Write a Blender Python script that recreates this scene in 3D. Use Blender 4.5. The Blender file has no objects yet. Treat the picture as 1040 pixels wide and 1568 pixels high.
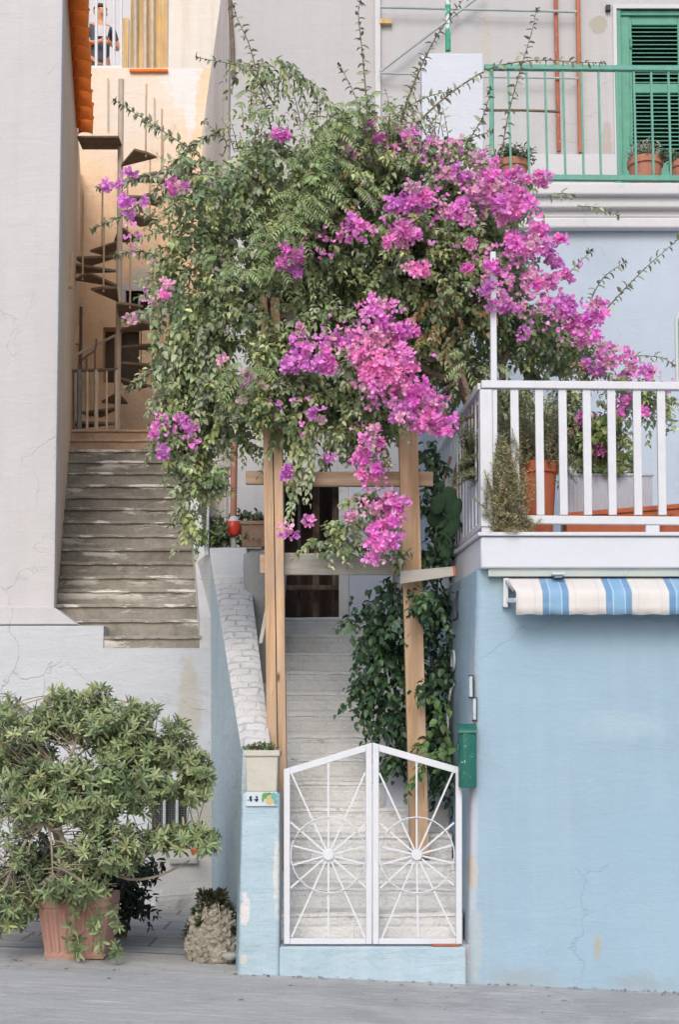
import bpy, math, random
import numpy as np
from mathutils import Vector, Matrix
random.seed(7); RNG = np.random.default_rng(11)
SC = bpy.context.scene; COL = SC.collection
# ------------------------------------------------------------------ camera
F, D, EYE, PITCH = 2200.0, 9.36, 1.6, math.radians(4.0)
CX, CYO = 520.0, 971.0
cp, sp = math.cos(PITCH), math.sin(PITCH)
def P(px, py, y):
    """point of the place seen at photo pixel (px,py) when it stands at depth y behind the gate plane"""
    u = (px-CX)/F; v = (CYO-py)/F
    dy = cp - v*sp; dz = sp + v*cp
    t = (y+D)/dy
    return Vector((u*t, y, EYE+dz*t))
def PX(px, y, py=1100): return P(px, py, y).x
def PZ(py, y): return P(520, py, y).z
def ground(x): return 0.045-0.045*x
cam = bpy.data.cameras.new('camera'); camo = bpy.data.objects.new('camera', cam); COL.objects.link(camo)
camo.location = (0, -D, EYE); camo.rotation_euler = (math.pi/2+PITCH, 0, 0)
cam.sensor_width = 36; cam.lens = F/1568*36; cam.shift_y = (CYO-784)/1568; cam.clip_end = 500
SC.camera = camo
# ------------------------------------------------------------------ mesh builder
class MB:
    def __init__(s): s.v = []; s.f = []
    def add(s, vs, fs):
        o = len(s.v); s.v += [tuple(p) for p in vs]; s.f += [tuple(i+o for i in q) for q in fs]; return s
    def hexa(s, p):
        return s.add(p, [(0,3,2,1),(4,5,6,7),(0,1,5,4),(1,2,6,5),(2,3,7,6),(3,0,4,7)])
    def box(s, x0, x1, y0, y1, z0, z1):
        if x0 > x1: x0, x1 = x1, x0
        if z0 > z1: z0, z1 = z1, z0
        return s.hexa([(x0,y0,z0),(x1,y0,z0),(x1,y1,z0),(x0,y1,z0),(x0,y0,z1),(x1,y0,z1),(x1,y1,z1),(x0,y1,z1)])
    def pbox(s, px0, px1, py0, py1, y0, y1):
        m = (py0+py1)/2
        return s.box(P(px0,m,y0).x, P(px1,m,y0).x, y0, y1, PZ(py1,y0), PZ(py0,y0))
    def bar(s, a, b, w, h, up=(0,0,1)):
        a = Vector(a); b = Vector(b); d = (b-a).normalized(); u = Vector(up)
        if abs(d.dot(u)) > .98: u = Vector((0,1,0))
        r = d.cross(u).normalized()*(w/2); t = r.cross(d).normalized()*(h/2)
        return s.hexa([a-r-t, a+r-t, b+r-t, b-r-t, a-r+t, a+r+t, b+r+t, b-r+t])
    def prism(s, poly, y0, y1):
        n = len(poly)
        vs = [(x,y0,z) for x,z in poly]+[(x,y1,z) for x,z in poly]
        return s.add(vs, [tuple(range(n)), tuple(range(2*n-1,n-1,-1))]+[(i,i+n,(i+1)%n+n,(i+1)%n) for i in range(n)])
    def column(s, plan, z0, z1):
        n = len(plan)
        vs = [(x,y,z0) for x,y in plan]+[(x,y,z1) for x,y in plan]
        return s.add(vs, [tuple(range(n-1,-1,-1)), tuple(range(n,2*n))]+[(i,(i+1)%n,(i+1)%n+n,i+n) for i in range(n)])
    def tube(s, pts, r, n=8, cap=True):
        pts = [Vector(p) for p in pts]; m = len(pts)
        rs = r if hasattr(r,'__len__') else [r]*m
        o = len(s.v); ref = Vector((.31,.17,.93)).normalized()
        for i, p in enumerate(pts):
            d = (pts[min(i+1,m-1)]-pts[max(i-1,0)]).normalized()
            if abs(d.dot(ref)) > .97: rr = Vector((1,0,0))
            else: rr = ref
            a = d.cross(rr).normalized(); b = d.cross(a)
            for k in range(n):
                t = 2*math.pi*k/n
                s.v.append(tuple(p+a*(rs[i]*math.cos(t))+b*(rs[i]*math.sin(t))))
        for i in range(m-1):
            for k in range(n):
                k2 = (k+1)%n
                s.f.append((o+i*n+k, o+i*n+k2, o+(i+1)*n+k2, o+(i+1)*n+k))
        if cap:
            s.f.append(tuple(o+k for k in range(n-1,-1,-1))); s.f.append(tuple(o+(m-1)*n+k for k in range(n)))
        return s
    def lathe(s, c, prof, n=28, fl=0, sq=None):
        """prof: (r,z) list; sq: superellipse power for squarish pots"""
        o = len(s.v); m = len(prof)
        for r, z in prof:
            for k in range(n):
                t = 2*math.pi*k/n; rr = r*(1+fl*(1 if k%2 else -1))
                s.v.append((c[0]+rr*math.cos(t), c[1]+rr*math.sin(t), c[2]+z))
        for i in range(m-1):
            for k in range(n):
                k2 = (k+1)%n
                s.f.append((o+i*n+k, o+i*n+k2, o+(i+1)*n+k2, o+(i+1)*n+k))
        s.f.append(tuple(o+k for k in range(n-1,-1,-1))); s.f.append(tuple(o+(m-1)*n+k for k in range(n)))
        return s
    def ellipsoid(s, c, r, n=14, m=9, rot=None, bump=0):
        o = len(s.v); c = Vector(c)
        for i in range(m+1):
            a = math.pi*i/m
            for k in range(n):
                t = 2*math.pi*k/n
                q = 1+(random.uniform(-bump,bump) if 0 < i < m else 0)
                p = Vector((r[0]*math.sin(a)*math.cos(t)*q, r[1]*math.sin(a)*math.sin(t)*q, r[2]*math.cos(a)*q))
                if rot: p = rot @ p
                s.v.append(tuple(c+p))
        for i in range(m):
            for k in range(n):
                k2 = (k+1)%n
                s.f.append((o+i*n+k, o+(i+1)*n+k, o+(i+1)*n+k2, o+i*n+k2))
        return s
    def build(s, name, mat, parent=None, bevel=0, smooth=True, seg=2, kind=None):
        me = bpy.data.meshes.new(name); me.from_pydata(s.v, [], s.f)
        me.validate(); me.update()
        me.materials.append(mat)
        if smooth:
            me.shade_smooth(); me.set_sharp_from_angle(angle=math.radians(35))
        o = bpy.data.objects.new(name, me); COL.objects.link(o)
        hook(o, parent)
        if bevel:
            b = o.modifiers.new('bevel','BEVEL'); b.width = bevel; b.segments = seg; b.limit_method = 'ANGLE'; b.angle_limit = math.radians(40)
            b.harden_normals = False
        if kind: o['kind'] = kind
        return o
WL = {}
def hook(o, parent):
    if parent is not None:
        o.parent = parent
        o.location = -WL.get(parent.name, Vector((0,0,0)))
    WL[o.name] = Vector((0,0,0)) if parent is not None else o.location.copy()
def thing(name, label, cat, loc, group=None):
    o = bpy.data.objects.new(name, None); COL.objects.link(o); o.location = loc
    o.empty_display_size = .1
    o['label'] = label; o['category'] = cat
    if group: o['group'] = group
    WL[o.name] = Vector(loc); return o
def tag(o, label, cat, group=None, kind=None):
    o['label'] = label; o['category'] = cat
    if group: o['group'] = group
    if kind: o['kind'] = kind
    return o
# ------------------------------------------------------------------ materials
class NT:
    def __init__(s, name):
        s.m = bpy.data.materials.new(name); s.m.use_nodes = True
        s.t = s.m.node_tree; s.b = s.t.nodes['Principled BSDF']; s.out = s.t.nodes['Material Output']
        s.co = s.n('ShaderNodeTexCoord').outputs['Object']; s.cog = None
    def n(s, t, **k):
        q = s.t.nodes.new(t)
        for a, v in k.items(): setattr(q, a, v)
        return q
    def L(s, a, b): s.t.links.new(a, b)
    def map(s, scale=(1,1,1), loc=(0,0,0), rot=(0,0,0), src=None):
        q = s.n('ShaderNodeMapping'); q.inputs['Scale'].default_value = scale; q.inputs['Location'].default_value = loc; q.inputs['Rotation'].default_value = rot
        s.L(src or s.co, q.inputs['Vector']); return q.outputs[0]
    def noise(s, scale, detail=4, rough=.6, vec=None, dist=0):
        q = s.n('ShaderNodeTexNoise'); q.inputs['Scale'].default_value = scale; q.inputs['Detail'].default_value = detail
        q.inputs['Roughness'].default_value = rough; q.inputs['Distortion'].default_value = dist
        s.L(vec or s.co, q.inputs['Vector']); return q.outputs['Fac']
    def ramp(s, fac, stops, interp='LINEAR'):
        q = s.n('ShaderNodeValToRGB'); cr = q.color_ramp; cr.interpolation = interp
        while len(cr.elements) < len(stops): cr.elements.new(.5)
        for e, (p, c) in zip(cr.elements, stops):
            e.position = p; e.color = (c,c,c,1) if not hasattr(c,'__len__') else (*c,1)
        s.L(fac, q.inputs[0]); return q.outputs[0]
    def mix(s, fac, a, b, mode='MIX'):
        q = s.n('ShaderNodeMix', data_type='RGBA', blend_type=mode)
        for i, x in ((0,fac),(6,a),(7,b)):
            if isinstance(x, (int,float)): q.inputs[i].default_value = x
            elif isinstance(x, tuple): q.inputs[i].default_value = (*x,1)
            else: s.L(x, q.inputs[i])
        return q.outputs[2]
    def math(s, op, a, b=0.0):
        q = s.n('ShaderNodeMath', operation=op)
        for i, x in ((0,a),(1,b)):
            if isinstance(x, (int,float)): q.inputs[i].default_value = x
            else: s.L(x, q.inputs[i])
        return q.outputs[0]
    def blob(s, c, r, jag=.7, nscale=9, edge=.12):
        """0..1 mask of a stain/peeled patch of its own ragged shape"""
        v = s.n('ShaderNodeVectorMath', operation='SUBTRACT'); s.L(s.co, v.inputs[0]); v.inputs[1].default_value = c
        w = s.n('ShaderNodeVectorMath', operation='DIVIDE'); s.L(v.outputs[0], w.inputs[0]); w.inputs[1].default_value = r
        l = s.n('ShaderNodeVectorMath', operation='LENGTH'); s.L(w.outputs[0], l.inputs[0])
        nz = s.noise(max(nscale,.55/min(r[0],r[2])), 6, .72)
        q = s.math('ADD', l.outputs['Value'], s.math('MULTIPLY', s.math('SUBTRACT', nz, .5), jag*2))
        return s.ramp(q, [(1-edge-.12, 1.0), (.98, 0.0)])
    def bump(s, h, strength=.3, dist=.02, prev=None):
        q = s.n('ShaderNodeBump'); q.inputs['Strength'].default_value = strength; q.inputs['Distance'].default_value = dist
        s.L(h, q.inputs['Height'])
        if prev: s.L(prev, q.inputs['Normal'])
        return q.outputs[0]
    def fin(s, col, rough=.8, nrm=None, spec=.3, metal=0):
        if isinstance(col, tuple): s.b.inputs['Base Color'].default_value = (*col,1)
        else: s.L(col, s.b.inputs['Base Color'])
        if isinstance(rough,(int,float)): s.b.inputs['Roughness'].default_value = rough
        else: s.L(rough, s.b.inputs['Roughness'])
        s.b.inputs['Specular IOR Level'].default_value = spec; s.b.inputs['Metallic'].default_value = metal
        if nrm: s.L(nrm, s.b.inputs['Normal'])
        return s.m
def sc(c, k): return tuple(min(1,x*k) for x in c)
def srgb(r,g,b):
    f = lambda c: (c/255/12.92 if c/255 < .04045 else ((c/255+.055)/1.055)**2.4)
    return (f(r),f(g),f(b))
def plaster(name, c, var=.1, scale=1.2, bump=.25, patches=(), dirt=None, streak=None, spots=None, fine=40, rough=.85):
    t = NT(name)
    big = t.noise(scale, 6, .62)
    col = t.mix(t.ramp(big, [(.3,0.0),(.7,1.0)]), sc(c,1-var), sc(c,1+var))
    med = t.noise(scale*7, 5, .7)
    col = t.mix(t.ramp(med, [(.35,0.0),(.75,.55)]), col, sc(c,1-var*1.1))
    if streak:
        sv = t.noise(1, 5, .6, t.map((9,9,.55)))
        col = t.mix(t.math('MULTIPLY', t.ramp(sv, [(.45,0.0),(.75,1.0)]), streak[1]), col, streak[0])
    if dirt:
        dv = t.noise(dirt[2], 8, .7, dist=.4)
        col = t.mix(t.ramp(dv, [(1-dirt[1],0.0),(1-dirt[1]+.08,1.0)]), col, dirt[0])
    for (pc, pr, pcol, jag, edge) in patches:
        col = t.mix(t.blob(pc, pr, jag, 9, edge), col, pcol)
    if spots:
        q = t.noise(spots[2], 3, .5)
        col = t.mix(t.ramp(q, [(1-spots[1],0.0),(1-spots[1]+.03,1.0)]), col, spots[0])
    vo = t.n('ShaderNodeTexVoronoi', feature='DISTANCE_TO_EDGE'); vo.inputs['Scale'].default_value = .9
    dv = t.n('ShaderNodeVectorMath', operation='ADD'); nz = t.n('ShaderNodeTexNoise'); nz.inputs['Scale'].default_value = 3.5; nz.inputs['Detail'].default_value = 6
    t.L(t.co, nz.inputs['Vector']); ns = t.n('ShaderNodeVectorMath', operation='SCALE'); t.L(nz.outputs['Color'], ns.inputs[0]); ns.inputs['Scale'].default_value = .5
    t.L(t.co, dv.inputs[0]); t.L(ns.outputs[0], dv.inputs[1]); t.L(dv.outputs[0], vo.inputs['Vector'])
    crack = t.math('MULTIPLY', t.ramp(vo.outputs['Distance'], [(.0,1.0),(.006,0.0)]), t.ramp(t.noise(1.1,3,.5), [(.54,0.0),(.62,1.0)]))
    col = t.mix(t.math('MULTIPLY', crack, .22), col, sc(c,.55))
    tro = t.noise(1, 6, .68, t.map((1.6,1.6,7), rot=(.25,0,.3)), .8)
    h = t.math('ADD', t.math('MULTIPLY', t.noise(fine, 5, .6), .35), t.math('ADD', t.math('MULTIPLY', tro, .9), t.noise(scale*5, 6, .6)))
    h = t.math('SUBTRACT', h, crack)
    return t.fin(col, rough, t.bump(h, bump, .03), .2)
def paint(name, c, var=.08, rough=.45, chips=None, bump=.12, scale=9, spec=.4):
    t = NT(name)
    col = t.mix(t.ramp(t.noise(scale,5,.65), [(.3,0.0),(.7,1.0)]), sc(c,1-var), sc(c,1+var))
    if chips: col = t.mix(t.ramp(t.noise(chips[2],6,.7), [(1-chips[1],0.0),(1-chips[1]+.03,1.0)]), col, chips[0])
    return t.fin(col, rough, t.bump(t.noise(scale*8,4,.6), bump, .01), spec)
def wood(name, c1, c2, axis='z', dark=(.09,.05,.03)):
    t = NT(name)
    s = {'z':(34,34,1.6),'x':(1.6,34,34)}[axis]
    g = t.noise(1, 6, .6, t.map(s), .6)
    col = t.mix(t.ramp(g, [(.3,0.0),(.7,1.0)]), c1, c2)
    g2 = t.noise(1, 4, .6, t.map(tuple(k*2.2 for k in s)), 1.2)
    col = t.mix(t.ramp(g2, [(.6,0.0),(.74,.75)]), col, dark)
    big = t.noise(3, 4, .6); col = t.mix(t.ramp(big, [(.4,0.0),(.75,.6)]), col, (.36,.31,.27))
    vo = t.n('ShaderNodeTexVoronoi'); vo.inputs['Scale'].default_value = 1.0
    t.L(t.map((7,7,2.3) if axis=='z' else (2.3,7,7)), vo.inputs['Vector'])
    g3 = t.noise(1,5,.7,t.map(tuple(k*.5 for k in s))); col = t.mix(t.ramp(g3, [(.42,0.0),(.62,.7)]), col, sc(c1,.62))
    col = t.mix(t.ramp(vo.outputs['Distance'], [(.05,.9),(.11,0.0)]), col, (.10,.045,.02))
    return t.fin(col, .7, t.bump(t.math('ADD', g, t.math('MULTIPLY', g2, .6)), .4, .006), .25)
def leafmat(name, trans=.28, rough=.42, spec=.45):
    t = NT(name)
    a = t.n('ShaderNodeAttribute', attribute_name='Col'); 
    t.L(a.outputs['Color'], t.b.inputs['Base Color']); t.b.inputs['Roughness'].default_value = rough; t.b.inputs['Specular IOR Level'].default_value = spec
    tr = t.n('ShaderNodeBsdfTranslucent'); t.L(a.outputs['Color'], tr.inputs['Color'])
    mx = t.n('ShaderNodeMixShader'); mx.inputs[0].default_value = trans
    t.L(t.b.outputs[0], mx.inputs[1]); t.L(tr.outputs[0], mx.inputs[2]); t.L(mx.outputs[0], t.out.inputs['Surface'])
    return t.m

WHITE = (.72,.72,.74)
M = {}
M['left_wall'] = plaster('white_plaster_lavender', (.535,.53,.555), .06, .7, .3, streak=((.48,.475,.48),.45), dirt=((.47,.465,.465),.36,.8), spots=((.44,.43,.42),.24,11))
M['left_side'] = plaster('warm_lit_side_plaster', (.66,.56,.46), .10, .9, .3, streak=((.50,.38,.26),.5))  # white house's side; the alley's warm light is put into its colour
M['low_wall'] = plaster('patched_white_plaster', (.52,.55,.60), .08, .8, .45, dirt=((.44,.46,.48),.40,1.3), patches=[
    (P(312,1280,3.2), (.3,.3,.75), (.40,.39,.36), .9, .3), (P(265,1330,3.2), (.5,.3,.35), (.42,.42,.42), .8, .3),
    (P(290,1080,3.2), (.12,.2,.55), (.47,.46,.43), 1.0, .3), (P(130,1075,3.2), (.6,.2,.04), (.55,.52,.47), .8, .3)], spots=((.3,.29,.27),.27,14))
M['upper_wall'] = plaster('pinkish_white_plaster', (.475,.475,.50), .06, .6, .25, streak=((.42,.40,.39),.45), dirt=((.40,.385,.36),.30,.9), patches=[
    (P(917,38,4.3), (.10,.2,.10), (.38,.37,.32), .5, .1), (P(745,70,4.3), (.07,.2,.6), (.46,.44,.42), .6, .4), (P(930,215,4.3), (.06,.2,.25), (.42,.38,.36), .9, .2)])
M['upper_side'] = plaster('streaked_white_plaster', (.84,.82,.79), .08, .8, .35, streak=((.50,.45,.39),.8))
M['terrace_blue'] = plaster('pale_blue_plaster', (.42,.49,.59), .05, .8, .2, streak=((.46,.53,.62),.4))
M['trim_white'] = plaster('white_trim', (.57,.57,.60), .06, 1.5, .2, dirt=((.50,.46,.43),.32,2.2))
M['column_white'] = plaster('white_column', (.55,.585,.67), .04, 1, .2)
M['blue_front'] = plaster('sky_blue_plaster', (.29,.41,.52), .075, .7, .28, streak=((.32,.44,.54),.5), patches=[
    (P(714,1150,0), (.09,.35,1.75), (.46,.50,.57), .3, .3),
    (P(916,1452,0), (.03,.1,.11), (.36,.36,.30), 1.1, .6), (P(722,1335,0), (.05,.2,.12), (.47,.45,.42), .9, .1),
    (P(900,1395,0), (.06,.1,.05), (.30,.40,.49), .8, .5), (P(850,1000,0), (.45,.1,.25), (.275,.395,.505), .7, .6), (P(770,890,0), (.16,.2,.12), (.24,.34,.38), .9, .5), (P(1000,1300,0), (.5,.1,.4), (.285,.41,.525), .7, .6), (P(800,1500,0), (.35,.1,.10), (.30,.37,.43), 1.1, .5), (P(985,1506,0), (.25,.1,.08), (.29,.36,.42), 1.1, .5), (P(730,1440,0), (.05,.2,.3), (.36,.43,.48), 1.1, .3), (P(960,1110,0), (.4,.1,.12), (.32,.435,.53), .9, .5)],
    spots=((.42,.52,.60),.215,22))
M['blue_pillar'] = plaster('brushed_blue_plaster', (.37,.49,.575), .08, 1.4, .6, streak=((.46,.55,.61),.5), fine=18, patches=[
    (P(375,1395,-.06), (.035,.2,.12), (.60,.60,.61), 1.2, .1), (P(425,1340,-.06), (.03,.2,.3), (.56,.58,.58), 1.1, .2), (P(372,1470,-.06), (.03,.2,.04), (.5,.5,.48), 1.2, .1)])
M['blue_side'] = plaster('faded_blue_plaster', (.42,.52,.58), .1, 1.5, .5, streak=((.52,.57,.58),.9), spots=((.25,.30,.32),.27,17))
M['fascia'] = plaster('balcony_fascia', (.56,.59,.66), .04, 1, .15)
M['fascia_under'] = plaster('balcony_underside', (.42,.47,.46), .06, 2, .2)
M['back_wall'] = plaster('warm_lit_back_wall', (.84,.60,.40), .16, .8, .5, dirt=((.58,.38,.23),.43,1.1), patches=[  # beige plaster; alley's warm light put into the colour, lighter towards the top
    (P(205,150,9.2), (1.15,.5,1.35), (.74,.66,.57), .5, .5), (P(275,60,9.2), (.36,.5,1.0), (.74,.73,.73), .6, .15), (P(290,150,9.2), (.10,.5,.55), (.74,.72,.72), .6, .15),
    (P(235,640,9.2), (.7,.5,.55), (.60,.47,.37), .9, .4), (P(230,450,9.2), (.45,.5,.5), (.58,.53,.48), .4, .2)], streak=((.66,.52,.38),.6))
M['warm_white'] = plaster('warm_white_plaster', (.70,.665,.62), .06, .8, .3, streak=((.56,.48,.40),.5))
M['recess_shade'] = plaster('shaded_recess_back', (.10,.085,.07), .3, 3, .6)  # dark tone stands in for the shade inside the alley opening
M['conc'] = plaster('grey_concrete', (.36,.365,.36), .12, 2.2, .6, spots=((.16,.16,.15),.31,26), dirt=((.26,.26,.25),.4,1.2))
M['white_stone'] = plaster('whitewash', (.58,.59,.60), .07, 1.5, .5, spots=((.34,.33,.31),.29,15))
def steps_mat(name, base, dirtc, wpatch, wcol, amt, wtop=.55):
    t = NT(name)
    gen = t.n('ShaderNodeTexCoord').outputs['Generated']
    sep = t.n('ShaderNodeSeparateXYZ'); t.L(gen, sep.inputs[0]); z = sep.outputs['Z']
    col = t.mix(t.ramp(t.noise(1.6,7,.72), [(.38,0.0),(.60,1.0)]), dirtc, base)
    col = t.mix(t.ramp(t.noise(9,6,.75), [(.48,0.0),(.72,.6)]), col, sc(dirtc,.75))
    nz = t.noise(1, 6, .72, t.map((1.7,3,9), (0,0,3.3)))
    top = t.ramp(z, [(wtop-.25,-.0),(wtop+.25,1.0)])
    m = t.math('MULTIPLY', t.ramp(nz, [(1-amt,0.0),(1-amt+.05,1.0)]), top)
    col = t.mix(m, col, wcol)
    lo = t.ramp(z, [(.0,1.0),(.12,0.0)])
    h = t.math('ADD', t.noise(30,5,.65), t.math('MULTIPLY', m, .5))
    return t.fin(col, .9, t.bump(h, .6, .02), .2)
M['left_step'] = steps_mat('weathered_step', (.33,.305,.27), (.20,.185,.16), .5, (.70,.68,.64), .47)
M['top_step'] = steps_mat('warm_top_step', (.52,.37,.26), (.36,.25,.18), .5, (.66,.55,.46), .42)
def brick_white():
    t = NT('whitewashed_brick_step')
    gen = t.n('ShaderNodeTexCoord').outputs['Generated']
    sep = t.n('ShaderNodeSeparateXYZ'); t.L(gen, sep.inputs[0])
    br = t.n('ShaderNodeTexBrick'); br.inputs['Scale'].default_value = 1; br.inputs['Mortar Size'].default_value = .012; br.inputs['Brick Width'].default_value = .21
    br.inputs['Row Height'].default_value = .085; br.inputs['Mortar Smooth'].default_value = .5
    q = t.map((1,1,1), (0,0,0), (math.pi/2,0,0)); t.L(q, br.inputs['Vector'])
    c = t.mix(t.ramp(t.noise(3,6,.65), [(.3,0.0),(.7,1.0)]), (.66,.67,.68), (.76,.77,.78))
    wear = t.ramp(t.noise(1, 7, .75, t.map((5,6,12))), [(.60,0.0),(.66,.9)])
    top = t.ramp(sep.outputs['Z'], [(.5,0.0),(.9,1.0)])
    c = t.mix(t.math('MULTIPLY', wear, top), c, (.17,.155,.14))
    c = t.mix(t.math('MULTIPLY', br.outputs['Fac'], .08), c, (.46,.45,.43))
    c = t.mix(t.ramp(t.noise(1.1,5,.7), [(.5,0.0),(.75,.6)]), c, (.55,.545,.53))
    h = t.math('SUBTRACT', t.noise(14,6,.7), t.math('MULTIPLY', br.outputs['Fac'], .12))
    return t.fin(c, .85, t.bump(h, .9, .03), .2)
M['gate_step'] = brick_white()
def cop_mat():
    t = NT('whitewashed_brick_coping')
    br = t.n('ShaderNodeTexBrick'); br.inputs['Scale'].default_value = 1; br.inputs['Mortar Size'].default_value = .011; br.inputs['Brick Width'].default_value = .16
    br.inputs['Row Height'].default_value = .085; br.inputs['Mortar Smooth'].default_value = .4
    wv = t.n('ShaderNodeVectorMath', operation='ADD'); nz = t.n('ShaderNodeTexNoise'); nz.inputs['Scale'].default_value = 12; t.L(t.co, nz.inputs['Vector'])
    nm = t.n('ShaderNodeVectorMath', operation='SCALE'); t.L(nz.outputs['Color'], nm.inputs[0]); nm.inputs['Scale'].default_value = .04
    t.L(t.map((1,1,1)), wv.inputs[0]); t.L(nm.outputs[0], wv.inputs[1]); t.L(wv.outputs[0], br.inputs['Vector'])
    c = t.mix(t.ramp(t.noise(4,6,.7), [(.3,0.0),(.7,1.0)]), (.52,.53,.55), (.66,.66,.67))
    c = t.mix(t.math('MULTIPLY', br.outputs['Fac'], t.ramp(t.noise(7,4,.6), [(.45,0.0),(.55,.8)])), c, (.38,.41,.44))
    h = t.math('SUBTRACT', t.math('MULTIPLY', t.noise(22,6,.7), 1.1), t.math('MULTIPLY', br.outputs['Fac'], .55))
    return t.fin(c, .85, t.bump(h, .8, .02), .2)
M['coping'] = cop_mat()
def road_mat():
    t = NT('brushed_concrete_road')
    a = t.noise(1, 7, .7, t.map((.8,4,1), rot=(0,0,.06)), .5)
    c = t.mix(t.ramp(a, [(.35,0.0),(.65,1.0)]), (.42,.425,.43), (.52,.525,.53))
    b = t.noise(1, 6, .75, t.map((3.2,20,1), rot=(0,0,.05)), 1.0)
    c = t.mix(t.ramp(b, [(.53,0.0),(.66,.85)]), c, (.62,.63,.64))
    d = t.noise(1, 6, .75, t.map((4,22,1), (4,2,0), rot=(0,0,-.03)), 1.0)
    c = t.mix(t.ramp(d, [(.55,0.0),(.70,.6)]), c, (.27,.275,.28))
    pt = t.noise(.8, 6, .7); c = t.mix(t.ramp(pt, [(.50,0.0),(.60,.5)]), c, (.31,.315,.32))
    ag = t.noise(90, 3, .6); c = t.mix(t.ramp(ag, [(.58,0.0),(.66,.4)]), c, (.17,.17,.17)); c = t.mix(t.ramp(ag, [(.34,.4),(.42,0.0)]), c, (.60,.60,.60))
    h = t.math('ADD', b, t.math('MULTIPLY', t.noise(60,4,.6), .3))
    return t.fin(c, .8, t.bump(h, .8, .03), .3)
M['road'] = road_mat()
def pave_mat():
    t = NT('worn_pavement')
    c = t.mix(t.ramp(t.noise(2.2,7,.7), [(.3,0.0),(.7,1.0)]), (.20,.205,.21), (.34,.345,.35))
    c = t.mix(t.ramp(t.noise(1,6,.7,t.map((2.5,18,1))), [(.56,0.0),(.68,.75)]), c, (.13,.13,.13))
    br = t.n('ShaderNodeTexBrick'); br.inputs['Scale'].default_value = 1; br.inputs['Brick Width'].default_value = .9; br.inputs['Row Height'].default_value = .45; br.inputs['Mortar Size'].default_value = .012
    t.L(t.co, br.inputs['Vector'])
    c = t.mix(t.math('MULTIPLY', br.outputs['Fac'], .8), c, (.10,.10,.10))
    return t.fin(c, .8, t.bump(t.math('SUBTRACT', t.noise(20,5,.6), br.outputs['Fac']), .5, .02), .3)
M['pave'] = pave_mat()
M['white_paint'] = paint('white_metal_paint', (.58,.605,.66), .04, .4, chips=((.36,.25,.18),.30,22))
M['white_wood'] = paint('white_rail_paint', (.55,.57,.625), .05, .5, chips=((.40,.37,.32),.31,19))
M['green_paint'] = paint('sea_green_paint', (.10,.30,.245), .14, .5, chips=((.34,.46,.42),.26,20))
M['green_shutter'] = paint('shutter_green_paint', (.085,.29,.215), .14, .5, chips=((.25,.40,.34),.25,14))
M['dark_gap'] = paint('dark_recess', (.012,.02,.018), .1, .8)
M['green_box'] = paint('mailbox_green', (.015,.125,.10), .15, .45, chips=((.40,.52,.50),.37,34))
M['pole_green'] = paint('peeling_green_pole', (.04,.30,.19), .1, .5, chips=((.62,.66,.66),.43,9))
M['rust_pipe'] = paint('rust_orange_pipe', (.42,.155,.085), .15, .7, chips=((.48,.36,.30),.34,13))
M['rust_dark'] = paint('dark_rust_pipe', (.36,.12,.07), .15, .75, chips=((.52,.44,.40),.37,17))
M['grey_metal'] = paint('grey_metal', (.36,.41,.43), .12, .55)
M['tan_metal'] = paint('tan_metal', (.55,.40,.27), .15, .6, chips=((.25,.13,.07),.3,12))
M['pale_metal'] = paint('pale_metal', (.50,.42,.34), .15, .6, chips=((.28,.17,.1),.3,12))
M['tread'] = paint('brown_iron_tread', (.20,.15,.11), .25, .7)
M['iron'] = paint('rusty_iron', (.15,.105,.08), .3, .75)
M['greenish_iron'] = paint('greenish_iron', (.16,.20,.17), .25, .7)
M['terracotta'] = plaster('terracotta', (.44,.205,.145), .12, 5, .3, dirt=((.50,.36,.29),.34,7), fine=60)
M['terracotta_pale'] = plaster('faded_pink_terracotta', (.43,.255,.215), .08, 4, .25, dirt=((.52,.37,.31),.34,6), fine=60)
M['terracotta_red'] = plaster('bright_terracotta', (.47,.14,.07), .12, 5, .3, fine=60)
M['terracotta_dull'] = plaster('brown_terracotta', (.33,.22,.16), .15, 5, .35, dirt=((.22,.15,.11),.4,5), fine=60)
M['roof'] = plaster('orange_roof_tile', (.78,.20,.035), .12, 4, .3, dirt=((.66,.15,.025),.42,5))
M['planter'] = plaster('cream_planter', (.50,.475,.43), .07, 5, .25, dirt=((.42,.34,.27),.32,6))
M['soil'] = plaster('soil', (.07,.05,.035), .2, 8, .6)
M['bark'] = plaster('grey_bark', (.22,.165,.125), .25, 8, .7)
M['shrub_bark'] = plaster('tan_bark', (.33,.285,.23), .2, 9, .5)
M['stem'] = plaster('green_brown_stem', (.15,.14,.07), .2, 9, .3)
M['pine'] = wood('pine_post', (.47,.29,.165), (.60,.44,.30), 'z')
M['pine_x'] = wood('pine_beam', (.40,.25,.16), (.54,.42,.32), 'x')
M['grey_wood'] = wood('weathered_board', (.43,.425,.40), (.54,.53,.50), 'x', (.28,.26,.23))
M['dark_wood'] = wood('brown_door_wood', (.045,.022,.016), (.085,.045,.032), 'z', (.015,.01,.008))
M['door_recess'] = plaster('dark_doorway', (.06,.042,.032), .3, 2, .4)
M['cord_white'] = paint('white_cable', (.7,.7,.68), .03, .5)
M['red_plastic'] = paint('red_plastic', (.62,.055,.03), .1, .35)
M['dark_iron'] = paint('dark_iron', (.03,.03,.035), .2, .6)
M['mesh_dark'] = None
def grille_mat():
    t = NT('dark_wire_mesh')
    vo = t.n('ShaderNodeTexBrick'); vo.inputs['Scale'].default_value = 1; vo.offset = 0; vo.inputs['Brick Width'].default_value = .022; vo.inputs['Row Height'].default_value = .022; vo.inputs['Mortar Size'].default_value = .003
    t.L(t.map((1,1,1), rot=(math.pi/2,0,0)), vo.inputs['Vector'])
    return t.fin(t.mix(vo.outputs['Fac'], (.018,.02,.022), (.10,.11,.12)), .7)
M['mesh_dark'] = grille_mat()
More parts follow.
